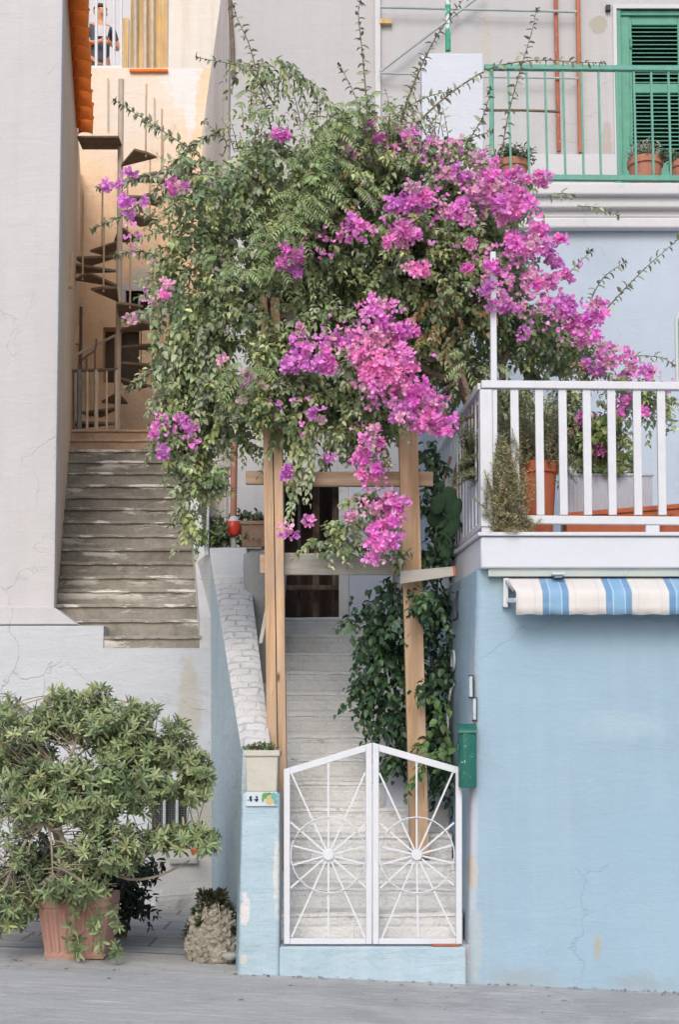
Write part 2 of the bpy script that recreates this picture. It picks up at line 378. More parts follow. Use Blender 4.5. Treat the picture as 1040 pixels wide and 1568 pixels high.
def awning_mat():
    t = NT('striped_awning_cloth')
    sep = t.n('ShaderNodeSeparateXYZ'); t.L(t.co, sep.inputs[0])
    x0 = PX(831,-.2,920); per = PX(928,-.2,920)-x0
    fr = t.math('FRACT', t.math('DIVIDE', t.math('SUBTRACT', sep.outputs['X'], x0-per*10), per))
    W = (.61,.59,.585); B = (.13,.27,.46); B2 = (.19,.36,.55); G = (.53,.54,.57)
    c = t.ramp(fr, [(0,B),(.10,B),(.115,(.42,.55,.68)),(.13,B2),(.29,B2),(.30,(.42,.55,.68)),(.32,B),(.41,B),(.42,W),(.50,W),(.52,G),(.54,W),(.86,W),(.885,G),(.905,W),(.99,W)])
    c = t.mix(t.ramp(t.noise(5,5,.7), [(.4,0.0),(.75,.3)]), c, (.50,.49,.47))
    return t.fin(c, .85, t.bump(t.noise(14,4,.6), .25, .02), .15)
M['awning'] = awning_mat()
def tile_pic(): 
    return paint('glazed_white_tile', (.50,.58,.64), .03, .2)
M['tile'] = tile_pic()
M['ink'] = paint('navy_ink', (.012,.02,.05), .1, .4)
M['lemon'] = paint('lemon_glaze', (.52,.40,.20), .12, .3)
M['leafglaze'] = paint('leaf_glaze', (.10,.28,.09), .3, .3)
M['teal'] = paint('teal_glaze', (.12,.34,.33), .15, .3)
M['leaf'] = leafmat('climber_leaf', .2, .4, .5)
M['leaf_gloss'] = leafmat('glossy_leaf', .12, .42, .32)
M['bract'] = leafmat('magenta_bract', .32, .75, .08)
M['needle'] = leafmat('grey_green_needle', .12, .7, .15)
M['skin'] = paint('skin', (.62,.29,.16), .05, .6)
M['shirt'] = paint('dark_grey_cotton', (.085,.095,.125), .1, .9)
M['print'] = paint('white_print', (.6,.6,.62), .05, .9)
M['shorts'] = paint('brown_shorts', (.17,.13,.12), .1, .9)
M['hair'] = paint('brown_hair', (.07,.05,.035), .2, .7)
M['bamboo'] = wood('bamboo_screen', (.62,.40,.16), (.74,.56,.30), 'z', (.42,.25,.10))
M['cactus'] = plaster('cactus_green', (.045,.095,.055), .2, 6, .3)
M['stump'] = plaster('scaly_stump', (.40,.365,.31), .25, 9, .8, dirt=((.17,.145,.115),.36,14), fine=30)

# ------------------------------------------------------------------ leaves
class Leaves:
    def __init__(s): s.p=[]; s.d=[]; s.n=[]; s.l=[]; s.w=[]; s.c=[]
    def add(s, p, d, n, l, w, c):
        s.p.append(p); s.d.append(d); s.n.append(n); s.l.append(l); s.w.append(w); s.c.append(c)
    def build(s, name, mat, parent, fold=.28, curl=.22, wide=.42):
        p = np.concatenate(s.p); d = np.concatenate(s.d); n = np.concatenate(s.n)
        l = np.concatenate(s.l)[:,None]; w = np.concatenate(s.w)[:,None]; c = np.concatenate(s.c)
        d = d/np.linalg.norm(d,axis=1,keepdims=True)
        r = np.cross(d, n); r /= np.linalg.norm(r,axis=1,keepdims=True)+1e-9
        u = np.cross(r, d)
        N = len(p)
        V = np.empty((N,7,3), dtype=np.float32)
        a1 = wide*.66; a2 = wide+.26
        V[:,0] = p
        V[:,1] = p+d*l*a1-r*w*.46+u*w*fold-u*l*curl*.06
        V[:,2] = p+d*l*a1+r*w*.46+u*w*fold-u*l*curl*.06
        V[:,3] = p+d*l*a2-r*w*.36+u*w*fold*.8-u*l*curl*.4
        V[:,4] = p+d*l*a2+r*w*.36+u*w*fold*.8-u*l*curl*.4
        V[:,5] = p+d*l*.5-u*l*curl*.18
        V[:,6] = p+d*l*.98-u*l*curl
        base = (np.arange(N)*7)[:,None]
        tri = np.array([0,5,1, 0,2,5, 1,5,3, 2,4,5, 3,5,6, 4,6,5])
        idx = (base+tri[None,:]).reshape(-1).astype(np.int32)
        me = bpy.data.meshes.new(name)
        me.vertices.add(N*7); me.vertices.foreach_set('co', V.reshape(-1))
        me.loops.add(len(idx)); me.loops.foreach_set('vertex_index', idx)
        nt = len(idx)//3
        me.polygons.add(nt); me.polygons.foreach_set('loop_start', (np.arange(nt)*3).astype(np.int32))
        me.update(calc_edges=True)
        at = me.attributes.new('Col','FLOAT_COLOR','POINT')
        cc = np.ones((N,7,4), dtype=np.float32); cc[:,:,:3] = np.clip(c,0,1)[:,None,:]
        at.data.foreach_set('color', cc.reshape(-1))
        me.shade_smooth(); me.materials.append(mat)
        o = bpy.data.objects.new(name, me); COL.objects.link(o); hook(o, parent); return o
def unit(v): return v/(np.linalg.norm(v,axis=-1,keepdims=True)+1e-9)
def jit(c, n, a=.2, h=.08):
    c = np.array(c)[None,:]*RNG.uniform(1-a,1+a,(n,1))*RNG.uniform(1-h,1+h,(n,3)); return c
def path_at(pts, t):
    pts = np.asarray(pts); seg = np.linalg.norm(np.diff(pts,axis=0),axis=1); cum = np.concatenate([[0],np.cumsum(seg)])
    q = t*cum[-1]
    pos = np.stack([np.interp(q,cum,pts[:,k]) for k in range(3)],1)
    q2 = np.clip(q+.01,0,cum[-1]); q1 = np.clip(q2-.02,0,cum[-1])
    tan = np.stack([np.interp(q2,cum,pts[:,k])-np.interp(q1,cum,pts[:,k]) for k in range(3)],1)
    return pos, unit(tan), cum[-1]
def curve_pts(p0, d, L, g, n=6):
    t = np.linspace(0,1,n)[:,None]
    return np.asarray(p0)[None]+np.asarray(d)[None]*L*t+np.array([[0,0,-1.0]])*g*L*t*t
def dress(LV, pts, spacing, ll, lw, col, t0=.0, droop=.5, spread=1.0, ca=.2, tipcol=None, face=None, rsize=.25):
    _,_,L = path_at(pts, np.array([0.,1.])); n = max(2,int(L*(1-t0)/spacing))
    t = t0+(1-t0)*(np.arange(n)+RNG.uniform(.1,.9,n))/n
    p, tan, _ = path_at(pts, t)
    a = np.arange(n)*2.4+RNG.uniform(0,6.3)+RNG.normal(0,.4,n)
    ref = np.where(np.abs(tan[:,2:3])>.9, np.array([[1.,0,0]]), np.array([[0,0,1.]]))
    s1 = unit(np.cross(tan,ref)); s2 = np.cross(s1,tan)
    out = s1*np.cos(a)[:,None]+s2*np.sin(a)[:,None]
    d = unit(out*spread+tan*.55+np.array([[0,0,-1.]])*droop*RNG.uniform(.2,1.2,(n,1)))
    up = np.array([[0,-.55,1.0]]) if face is None else np.array([face])
    nn = unit(up+RNG.normal(0,.45,(n,3)))
    l = ll*RNG.uniform(1-rsize,1+rsize,n)*(1-.35*np.clip((t-.7)/.3,0,1)); w = lw/ll*l*RNG.uniform(.85,1.15,n)
    c = jit(col,n,ca)
    if tipcol is not None:
        k = np.clip((t-.55)/.45,0,1)[:,None]; c = c*(1-k)+jit(tipcol,n,ca)*k
    LV.add(p,d,nn,l,w,c)
def whorl(LV, p, axis, n, ll, lw, col, up=.5, ca=.15):
    axis = np.asarray(axis)/np.linalg.norm(axis)
    ref = np.array([1.,0,0]) if abs(axis[0])<.8 else np.array([0,1.,0])
    s1 = np.cross(axis,ref); s1/=np.linalg.norm(s1); s2 = np.cross(axis,s1)
    a = np.arange(n)*2.4+RNG.uniform(0,6.3)
    out = np.cos(a)[:,None]*s1+np.sin(a)[:,None]*s2
    el = RNG.uniform(up-.5,up+.6,(n,1))
    d = unit(out+axis[None]*el); nn = unit(axis[None]*1.0-out*el*.6+RNG.normal(0,.32,(n,3))); d = unit(d+RNG.normal(0,.14,(n,3))-np.array([[0,0,.12]]))
    pos = np.asarray(p)[None]-axis[None]*RNG.uniform(0,.03,(n,1))
    l = ll*RNG.uniform(.5,1.2,n); LV.add(pos,d,nn,l,lw/ll*l,jit(col,n,ca))
def blob_pt(px,py,rx,ry,y,ry_d,shell=.45):
    c = np.array(P(px,py,y)); s = (y+D)/F
    v = RNG.normal(0,1,3); v /= np.linalg.norm(v)
    r = RNG.uniform(shell,1)**.6
    o = v*r; q = c+o*np.array([rx*s,ry_d,ry*s]); return q, v
def smooth_line(pts, n=14):
    pts = np.asarray(pts,float); m = len(pts)
    if m < 3: return np.linspace(pts[0],pts[-1],n)
    ts = np.linspace(0,m-1,n); out = []
    for t in ts:
        i = min(int(t),m-2); f = t-i
        p0 = pts[max(i-1,0)]; p1 = pts[i]; p2 = pts[i+1]; p3 = pts[min(i+2,m-1)]
        out.append(.5*((2*p1)+(-p0+p2)*f+(2*p0-5*p1+4*p2-p3)*f*f+(-p0+3*p1-3*p2+p3)*f**3))
    return np.array(out)
# ================================================================== SETTING: ground
def sheet(name, x0, x1, y0, y1, dz, mat, nx=2):
    m = MB(); m.add([(x0,y0,ground(x0)+dz),(x1,y0,ground(x1)+dz),(x1,y1,ground(x1)+dz),(x0,y1,ground(x0)+dz)], [(0,1,2,3)])
    return m.build(name, mat, smooth=False, kind='structure')
sheet('road', -60, 60, -60, 80, 0, M['road'])
sheet('pavement', -6, -.66, .62, 3.2, .004, M['pave'])
# ================================================================== left house (white, its side wall runs back along the alley)
def slx(y): return -2.53-.155*(y-3.35)           # side wall line of the left house
zc = PZ(958, 3.2)
t = thing('white_house', 'tall plain white house with orange tiled eave at the left edge', 'house', (-3.3,3.35,zc))
plan = [(-9,3.35),(slx(3.35)-.05,3.35),(slx(3.35)-.012,3.362),(slx(3.35),3.40),(slx(9.2),9.2),(-9,9.2)]
ztop = PZ(208,7.4)+.30
# front block rises above the frame; the side wall is its own face
MB().column([plan[0],plan[1],plan[2],plan[3],(slx(3.46),3.46),(-9,3.46)], zc-.05, 11.2).build('front_wall', M['left_wall'], t)
MB().column([(-9,3.46),(slx(3.46)-.004,3.46),(slx(9.2),9.2),(-9,9.2)], zc-.2, ztop).build('side_wall', M['left_side'], t)
MB().prism([(-9,PZ(930,3.3)),(PX(74,3.3,930),PZ(929,3.3)),(PX(86,3.3,932),PZ(932,3.3)),(PX(101,3.3,943),PZ(943,3.3)),(PX(121,3.3,957),PZ(957,3.3)),(-9,PZ(959,3.3))], 3.245, 3.55).build('flared_foot', M['left_wall'], t, bevel=.012)
rf = MB()
ye = 7.45; ze = PZ(202, ye)
rf.hexa([(slx(3.6)+.05,3.6,ze+.03),(slx(ye)+.05,ye,ze+.03),(slx(ye)-3,ye,ze+1.1),(slx(3.6)-3,3.6,ze+1.1),
         (slx(3.6)+.05,3.6,ze+.07),(slx(ye)+.05,ye,ze+.07),(slx(ye)-3,ye,ze+1.15),(slx(3.6)-3,3.6,ze+1.15)])
roof = rf.build('roof', M['roof'], t)
k = 0; y = ye
while y > 3.7:
    m = MB(); L = .36; n = 10; vs=[]; fs=[]
    q=n+1
    # one barrel tile nose drooping over the verge, lapping over the next one
    for (dy,dz,sh) in ((0,-.205,0),(.035,.02,.0),(.16,.075,-.01),(.15,.055,-.01),(.05,.0,0),(.018,-.205,0)):
        for i in range(q):
            a=math.pi*i/n
            xx=slx(y)+.085+.085*(1-math.cos(a))*(1+.04*math.sin(k*1.7))+sh; yy=y-L+dy-.045*math.sin(a)
            vs.append((xx,yy,ze+.02+dz+.012*math.sin(k*2.9)+.014*math.sin(a)))
    for r in range(5):
        for i in range(n): fs.append((r*q+i,r*q+i+1,(r+1)*q+i+1,(r+1)*q+i))
    for i in range(n): fs.append((5*q+i,5*q+i+1,i+1,i))
    m.add(vs,fs); m.build('eave_tile', M['roof'], t); y -= L; k += 1
for (px,py,h,yy) in ((93,415,26,5.6),(103,512,15,8.0)):
    x = slx(yy)+.012
    MB().box(x-.03,x+.03,yy-.04,yy+.04,PZ(py+h,yy),PZ(py-h,yy)).build('downpipe_stub', M['tan_metal'], t, bevel=.008)
MB().tube([(slx(8.9)+.04,8.9,PZ(650,8.9)),(slx(8.9)+.04,8.9,PZ(470,8.9))], .022).build('wall_pipe', M['iron'], t)
# ================================================================== low plaster wall under the left stairs
t = thing('retaining_wall', 'patched white plaster wall with a small grille, behind the potted bush', 'wall', (-2.2,3.2,.1))
zl = PZ(992.5,3.2); xr = PX(324,3.2,1100); x158 = PX(158,3.2,970)
gx0,gx1,gz0,gz1 = PX(230,3.2),PX(291,3.2),PZ(1276,3.2),PZ(1212,3.2)
m = MB()
m.prism([(-9,-.2),(gx0,-.2),(gx0,zl),(x158,zl),(x158,zc),(-9,zc)],3.2,3.44)
m.box(gx0,gx1,3.2,3.44,-.2,gz0); m.box(gx0,gx1,3.2,3.44,gz1,zl); m.box(gx1,xr+.02,3.2,3.44,-.2,zl)
m.build('wall', M['low_wall'], t, smooth=False)
w = MB().box(gx0,gx1,3.30,3.32,gz0,gz1).build('grille', M['mesh_dark'], t)
m = MB(); b=.022
m.box(gx0,gx1,3.185,3.30,gz1-b,gz1+.012); m.box(gx0,gx1,3.185,3.30,gz0-.012,gz0+b); m.box(gx0-.012,gx0+b,3.186,3.299,gz0+b,gz1-b); m.box(gx1-b,gx1+.012,3.186,3.299,gz0+b,gz1-b)
m.build('grille_frame', M['grey_metal'], w)
for f in (.36,.68):
    x = gx0+(gx1-gx0)*f; MB().box(x-.012,x+.012,3.21,3.24,gz0+b,gz1-b).build('grille_bar', M['grey_metal'], w)
MB().prism([(PX(240,3.2),-.1),(PX(318,3.2),-.1),(PX(318,3.2),PZ(1366,3.2)),(PX(245,3.2),PZ(1372,3.2))],3.0,3.2).build('footing', M['conc'], t, bevel=.02)
MB().box(PX(262,3.2),PX(305,3.2),3.15,3.21,PZ(1322,3.2),PZ(1314,3.2)).build('ledge', M['conc'], t, bevel=.006)
# ================================================================== left staircase
t = thing('stone_stairs', 'long weathered dark stone stairs with worn white paint climbing the alley', 'staircase', (-1.9,3.3,zl))
nos = [973,948,925,902,881,860,839,818,797,777,759,741.5,722,705,688,672,657]
def rsx(y): return -1.215-.155*(y-3.2)           # right edge of the alley
zprev = zl-.1
def jstep(m, xl0,xr0,xl1,xr1,y0,y1,z0,z1,nseg=14,lip=.022,lh=.035,amp=.006):
    """one stair: riser, projecting worn nosing, tread"""
    prof = [(y0+lip,z0),(y0+lip,z1-lh),(y0,z1-lh*.8),(y0+.004,z1-.006),(y0+.012,z1),(y1,z1)]
    vs=[];fs=[]; n=len(prof)
    for i in range(nseg+1):
        f=i/nseg; e=random.uniform(-amp,amp); g=random.uniform(-amp,amp)
        for (yy,zz) in prof:
            q=(yy-y0)/(y1-y0); xa=xl0+(xl1-xl0)*q; xb=xr0+(xr1-xr0)*q
            top = zz>z1-lh*.9
            vs.append((xa+(xb-xa)*f, yy+(e if yy<y0+lip+.001 else 0), zz+(g*.7 if top else 0)))
    for i in range(nseg):
        for k in range(n-1):
            a=i*n+k; fs.append((a,a+n,a+n+1,a+1))
    fs.append(tuple(range(n))); fs.append(tuple(nseg*n+k for k in range(n-1,-1,-1)))
    return m.add(vs,fs)
for k,py in enumerate(nos):
    y = 3.2+.228*k; z = PZ(py,y)
    yb = y+.30 if k < len(nos)-1 else 9.25
    xl = (x158+.002) if k==0 else slx(y)-.03
    if k==0: y0=y-.004
    else: y0=y
    m = MB(); jstep(m, xl, rsx(y), (xl if k==0 else slx(yb)-.03), rsx(yb), y0, yb, zprev-.02, z)
    m.build('landing' if k==len(nos)-1 else 'step', M['top_step'] if k>=len(nos)-2 else M['left_step'], t)
    zprev = z
ZLAND = zprev
# terrace block between the two flights, with its whitewashed side toward the left stairs
t = thing('terrace_wall', 'whitewashed terrace wall between the dark stairs and the gate steps', 'wall', (-1.0,3.3,0))
xpr = PX(406,3.25,880); ztr = PZ(841,3.2)
m = MB(); m.column([(xr-.015,3.225),(xpr,3.225),(xpr-.12,4.3),(-1.40,4.3)],-.2,ztr); m.build('wall', M['white_stone'], t, bevel=.01)
# sloped kerb wall along the right edge of the left stairs
m = MB()
vs=[]
for k in range(0,17,2):
    y=3.2+.228*k+(.012 if k==0 else 0); z=PZ(nos[k],y)+.16; a=rsx(y)-.012; b=a+.10
    vs += [(a,y,z-1.2),(b,y,z-1.2),(b,y,z),(a,y,z)]
n=len(vs)//4; fs=[(0,1,2,3),tuple(4*(n-1)+q for q in (3,2,1,0))]
for i in range(n-1):
    for q in range(4): fs.append((4*i+q,4*i+4+q,4*i+4+(q+1)%4,4*i+(q+1)%4))
m.add(vs,fs); m.build('stair_kerb', M['white_stone'], t)
# ================================================================== back of the alley: facade, terrace, screen
yB = 9.25
t = thing('alley_house', 'beige stained house with warm light in its colour closing the alley behind the spiral staircase', 'house', (-2.4,yB,ZLAND))
zt = PZ(104,yB); xa,xb = slx(yB)-.4, PX(372,yB)
ox0,ox1,oz0,oz1 = PX(150,yB),PX(211,yB),PZ(586,yB),PZ(501,yB)
wx0,wx1,wz0,wz1 = PX(184,yB),PX(226,yB),PZ(476,yB),PZ(446,yB)
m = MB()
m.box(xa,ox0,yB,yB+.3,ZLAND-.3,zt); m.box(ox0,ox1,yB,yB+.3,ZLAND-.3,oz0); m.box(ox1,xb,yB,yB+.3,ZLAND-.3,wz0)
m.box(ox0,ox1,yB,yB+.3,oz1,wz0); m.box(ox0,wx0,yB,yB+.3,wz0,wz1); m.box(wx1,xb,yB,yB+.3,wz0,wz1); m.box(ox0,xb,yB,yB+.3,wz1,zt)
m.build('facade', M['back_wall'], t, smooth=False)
MB().box(ox0-.05,ox1+.05,yB+.22,yB+.28,oz0-.05,oz1+.05).build('recess', M['recess_shade'], t)
w=MB().box(wx0,wx1,yB+.12,yB+.16,wz0,wz1).build('window', M['dark_gap'], t)
m=MB(); b=.035
m.box(wx0-.06,wx1+.1,yB-.025,yB+.10,wz1,wz1+.09); m.box(wx0-.06,wx0+.01,yB-.024,yB+.10,wz0-.12,wz1); m.box(wx1,wx1+.1,yB-.024,yB+.10,wz0-.12,wz1); m.box(wx0+.01,wx1,yB-.023,yB+.10,wz0-.12,wz0)
m.box((wx0+wx1)/2-.015,(wx0+wx1)/2+.015,yB+.08,yB+.12,wz0,wz1)
m.build('window_frame', M['trim_white'], w, bevel=.004)
MB().box(xa,xb,yB+.3,yB+6,zt-.25,zt-.006).build('terrace_floor', M['trim_white'], t)
# upper part of the house rising right of the terrace
xw = PX(249,yB); MB().column([(xw,yB+.002),(xb,yB+.002),(xb,yB+2),(xw-.35,yB+2)], zt+.001, PZ(-60,yB)).build('upper_wall', M['warm_white'], t)
# pipes down the facade
for (px,p0,p1,r,mk) in ((131,140,190,.012,'pale_metal'),(165,120,200,.014,'pale_metal'),(236,150,205,.014,'pale_metal'),(116,300,420,.018,'tan_metal'),(127,290,420,.014,'pale_metal')):
    MB().tube([P(px,p0,yB-.03),P(px,p1,yB-.03)],r*.6,6).build('pipe', M[mk], t)
MB().box(PX(188,yB),PX(249,yB),yB-.05,yB-.005,PZ(112,yB),PZ(107.5,yB)).build('orange_ledge', M['roof'], t, bevel=.008)
t = thing('terrace_railing', 'white railing bars on the high terrace in front of the person', 'railing', (PX(160,yB),yB+.15,zt))
for px in (121,134,147,160,174,185):
    MB().tube([P(px,104,yB+.12),P(px,-40,yB+.12)],.022,8).build('baluster', M['white_paint'], t)
MB().bar(P(100,104,yB+.12),P(187,104,yB+.12),.05,.04).build('bottom_rail', M['white_paint'], t)
t = thing('bamboo_screen', 'yellow bamboo screen behind pale bars on the high terrace', 'screen', (PX(218,yB),yB+.5,zt))
MB().box(PX(189,yB+.5),PX(247,yB+.5),yB+.45,yB+.48,zt-.004,PZ(-60,yB)).build('panel', M['bamboo'], t)
for px in (207,222,233): MB().tube([P(px,110,yB+.40),P(px,-60,yB+.40)],.03,8).build('bar', M['pale_metal'], t)
t = thing('far_house', 'plain white house wall far behind the person on the terrace', 'house', (-4,14,zt))
MB().box(-9,0,14,14.3,zt-2,zt+8).build('wall', M['trim_white'], t)
MB().box(PX(176,14),PX(186,14),13.95,14.0,PZ(200,14),PZ(30,14)).build('door_jamb', M['bamboo'], t)
# spiral staircase
ax, ay = PX(182,8.0,430), 8.0
t = thing('spiral_staircase', 'brown iron spiral staircase with pale balusters at the top of the alley', 'staircase', (ax,ay,ZLAND))
zplat = PZ(224,8.0)
MB().tube([(ax,ay,ZLAND-.01),(ax,ay,zplat+.85)],.036,12).build('pole', M['pale_metal'], t)
NT_ = 19; R0,R1 = .04,.56
for k in range(NT_):
    a0 = math.radians(205-34*k); z = ZLAND+.19*(k+.75)
    w=math.radians(17)
    pts=[]
    for (r,a) in ((R0,a0-w),(R1,a0-w),(R1*1.01,a0),(R1,a0+w),(R0,a0+w)): pts.append((ax+r*math.cos(a),ay+r*math.sin(a)))
    tr = MB().column(pts[::1], z-.028, z).build('tread', M['tread'], t, smooth=False)
    a=a0; q=(ax+(R1-.02)*math.cos(a),ay+(R1-.02)*math.sin(a))
    MB().tube([(q[0],q[1],z-.06),(q[0],q[1],z+.85)],.011,6).build('baluster', M['tan_metal'], tr)
hp=[(ax+(R1-.02)*math.cos(math.radians(205-34*k)),ay+(R1-.02)*math.sin(math.radians(205-34*k)),ZLAND+.19*(k+.75)+.85) for k in np.arange(0,6,.25)]
MB().tube(hp,.017,6).build('handrail', M['pale_metal'], t)
MB().box(PX(117,7.7,215),PX(181,7.7,215),7.72,8.08,PZ(211,7.72),PZ(207.5,7.72)).build('platform', M['iron'], t, bevel=.006)
# landing railing
t = thing('landing_railing', 'rusty iron railing with a curved rail on top of the dark stairs', 'railing', (PX(140,7.0),7.0,ZLAND))
yy=7.0
for i,(px,pt,mk,r) in enumerate(((112,568,'iron',.012),(121,566,'greenish_iron',.03),(133,566,'pale_metal',.016),(147,566,'pale_metal',.024),(163,566,'pale_metal',.013),(178,566,'pale_metal',.02))):
    MB().tube([P(px,658,yy)-Vector((0,0,.02)),P(px,pt,yy)],r,8).build('post' if r>.019 else 'baluster', M[mk], t)
MB().tube([P(108,568,yy),P(180,566,yy)],.02,8).build('top_rail', M['iron'], t)
MB().tube(smooth_line([P(121,566,yy),P(122,556,yy),P(131,546,yy),P(145,536,yy+.1),P(147,520,yy+.3)],10),.013,6).build('curved_rail', M['iron'], t)
for (px,pz) in ((132,548),(145,537)): MB().tube([P(px,pz,yy),P(px,640,yy)],.012,6).build('baluster', M['iron'], t)
# ================================================================== upper house C (pinkish white) with balcony
yC=4.3
xc0=PX(352,yC,400)
def cx(y): return xc0-.155*(y-yC)
t = thing('upper_house', 'pinkish white upper house with peeling pipes and a green shuttered window', 'house', (1.5,yC,2.6))
sx0,sx1,sz0,sz1 = PX(946,yC+.0,150),PX(1075,yC,150),PZ(290,yC),PZ(14,yC)
dx0,dx1,dz0,dz1 = PX(434,yC,850),PX(531,yC,850),PZ(985,yC),PZ(735,yC)
bx1=6.0; bz1=9.6
m=MB()
m.column([(xc0,yC),(dx0,yC),(dx0,yC+.3),(cx(yC+.3),yC+.3)],2.2,bz1)
m.box(dx0,dx1,yC,yC+.3,dz1,bz1); m.box(dx0,dx1,yC,yC+.3,2.2,dz0)
m.box(dx1,sx0,yC,yC+.3,2.2,bz1); m.box(sx0,sx1,yC,yC+.3,sz1,bz1); m.box(sx0,sx1,yC,yC+.3,2.2,sz0); m.box(sx1,bx1,yC,yC+.3,2.2,bz1)
m.build('facade', M['upper_wall'], t, smooth=False)
MB().column([(cx(yC+.3),yC+.3),(cx(yC+.3)+.3,yC+.3),(cx(9.3)+.3,9.3),(cx(9.3),9.3)],2.2,bz1).build('side_wall', M['upper_side'], t)
MB().box(PX(574,yC,20),PX(583,yC,20),yC-.05,yC-.002,3.5,bz1).build('pilaster', M['trim_white'], t, bevel=.01)
MB().box(PX(581,yC,36),PX(600,yC,36),yC-.06,yC,PZ(40,yC),PZ(33,yC)).build('beam_end', M['bamboo'], t)
MB().tube(smooth_line([P(352,0,yC-.03),P(354,40,yC-.03),P(356,70,yC-.03),P(357,120,yC-.03)],8),.02,6).build('old_cable', M['bark'], t)
# doorway interior
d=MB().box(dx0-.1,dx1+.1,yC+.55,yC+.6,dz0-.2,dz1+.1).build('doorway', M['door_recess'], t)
for px,w,mk in ((458,5,'dark_iron'),(484,10,'dark_wood'),(515,12,'dark_wood')):
    MB().pbox(px-w/2,px+w/2,735,985,yC+.28,yC+.34).build('door_post', M[mk], d)
MB().box(dx0,dx1,yC+.18,yC+.24,PZ(900,yC),PZ(893,yC)).build('door_bar', M['dark_wood'], d)
MB().box(PX(519,yC,850),PX(535,yC,850),yC-.05,yC-.003,dz0,dz1).build('door_jamb', M['white_stone'], t, bevel=.01)
MB().pbox(535,602,740,985,yC-.08,yC-.003).build('door_pier', M['column_white'], t, bevel=.01)
# lower storey of the upper house = pale blue volume behind the lower balcony
yT=3.0
x0T=PX(648,yT,420)
zT=PZ(282,yT-.12)
MB().box(x0T,bx1,yT,yC-.004,2.4,zT-.02).build('terrace_wall', M['terrace_blue'], t)
for (p0,p1,o) in ((279,298,.16),(298,318,.10),(318,332,.035),(332,349,.10)):
    MB().box(x0T-.01,bx1,yT-o,yT+.002*0-.001,PZ(p1,yT-o),PZ(p0,yT-o)).build('cornice', M['trim_white'], t, bevel=.02 if o>.05 else .004, seg=3)
MB().box(x0T,bx1,yT-.0,yC-.002,zT-.018,zT-.002).build('balcony_floor', M['trim_white'], t)
MB().box(PX(646,yT-.12,160),PX(741,yT-.12,160),yT-.13,yT+.06,zT,PZ(82,yT-.12)).build('parapet_panel', M['column_white'], t, bevel=.012)
# base ledge under shutter wall
MB().box(PX(808,yC-.1,250),sx0-.03,yC-.10,yC-.003,PZ(292,yC),PZ(236,yC-.1)).build('plinth', M['trim_white'], t, bevel=.006)
# shutter window
w=MB().box(sx0,sx1,yC+.14,yC+.2,sz0,sz1).build('shutter_window', M['dark_gap'], t)
m=MB(); 
m.box(sx0-.035,sx0,yC-.02,yC+.14,sz0,sz1+.04); m.box(sx0,sx1,yC-.02,yC+.14,sz1,sz1+.04)
m.build('surround', M['trim_white'], w)
m=MB(); fr=PX(966,yC+.03,150); 
m.box(sx0+.002,PX(953,yC,150),yC+.0,yC+.13,sz0,sz1-.001)
m.box(PX(953,yC,150),fr+.0,yC+.04,yC+.129,sz0,sz1-.05); m.box(PX(953,yC,150),sx1,yC+.02,yC+.128,sz1-.05,sz1-.002)
m.build('window_frame', M['green_shutter'], w, bevel=.004)
m=MB(); lx0=fr; lx1=PX(1072,yC,150); l0=PX(969.5,yC+.05,150); l1=PX(1040,yC+.05,150)
lv=[(PZ(128,yC+.05),PZ(38,yC+.05)),(PZ(236,yC+.05),PZ(142,yC+.05))]
m.box(lx0,l0,yC+.05,yC+.09,sz0,sz1-.05); m.box(l1,lx1,yC+.05,yC+.09,sz0,sz1-.05)
m.box(l0,l1,yC+.05,yC+.09,lv[0][1],sz1-.05); m.box(l0,l1,yC+.05,yC+.09,lv[1][1],lv[0][0]); m.box(l0,l1,yC+.05,yC+.09,sz0,lv[1][0])
sh=m.build('shutter', M['green_shutter'], w, bevel=.004)
for (a,b) in lv:
    n=int((b-a)/.041); m=MB()
    for i in range(n):
        z=a+(b-a)*(i+.5)/n
        m.add([(l0,yC+.045,z-.016),(l1,yC+.045,z-.016),(l1,yC+.095,z+.014),(l0,yC+.095,z+.014),(l0,yC+.045,z-.010),(l1,yC+.045,z-.010),(l1,yC+.095,z+.02),(l0,yC+.095,z+.02)],[(0,3,2,1),(4,5,6,7),(0,1,5,4),(1,2,6,5),(2,3,7,6),(3,0,4,7)])
    m.build('louvre', M['green_shutter'], sh, smooth=False)
for py in (66,215): MB().tube([P(967,py+7,yC+.035),P(967,py-7,yC+.035)],.012,8).build('hinge', M['green_shutter'], sh)
MB().pbox(929,936,7,15,yC-.05,yC-.002).build('shutter_catch', M['dark_iron'], w)
# pipes and tubes on the facade
for (px0,px1,p1,mk,r) in ((851,856.5,232,'rust_dark',.021),(885,889.5,234,'rust_pipe',.023)):
    pp=MB().tube([P(px0,-60,yC-.07),P(px0+1,30,yC-.07),P(px1,p1,yC-.07)],r,10).build('rust_pipe', M[mk], t)
t2 = thing('clothes_frame', 'grey tubular frame with a diagonal brace on the upper house wall', 'frame', tuple(P(690,60,yC-.1)))
for a,b,r in (((582,11),(884,18),.013),((582,112),(640,114),.010),((582,110),(745,-14),.013),((738,118),(886,120),.010)):
    MB().tube([P(*a,yC-.11),P(*b,yC-.11)],r,8).build('tube', M['grey_metal'], t2)
t2 = thing('bamboo_stick', 'thin brown stick tied across the green balcony railing', 'stick', tuple(P(790,168,2.93)))
MB().tube([P(741,169,2.95),P(800,169,2.97),P(858,171,3.0)],[.012,.011,.013],7).build('stick', M['bark'], t2)
MB().tube([P(686,-60,3.3),P(686.5,78,3.3)],.026,10).build('post', M['pole_green'], thing('green_post','green pole with peeling paint standing above the white parapet panel','post',tuple(P(686,80,3.3))))
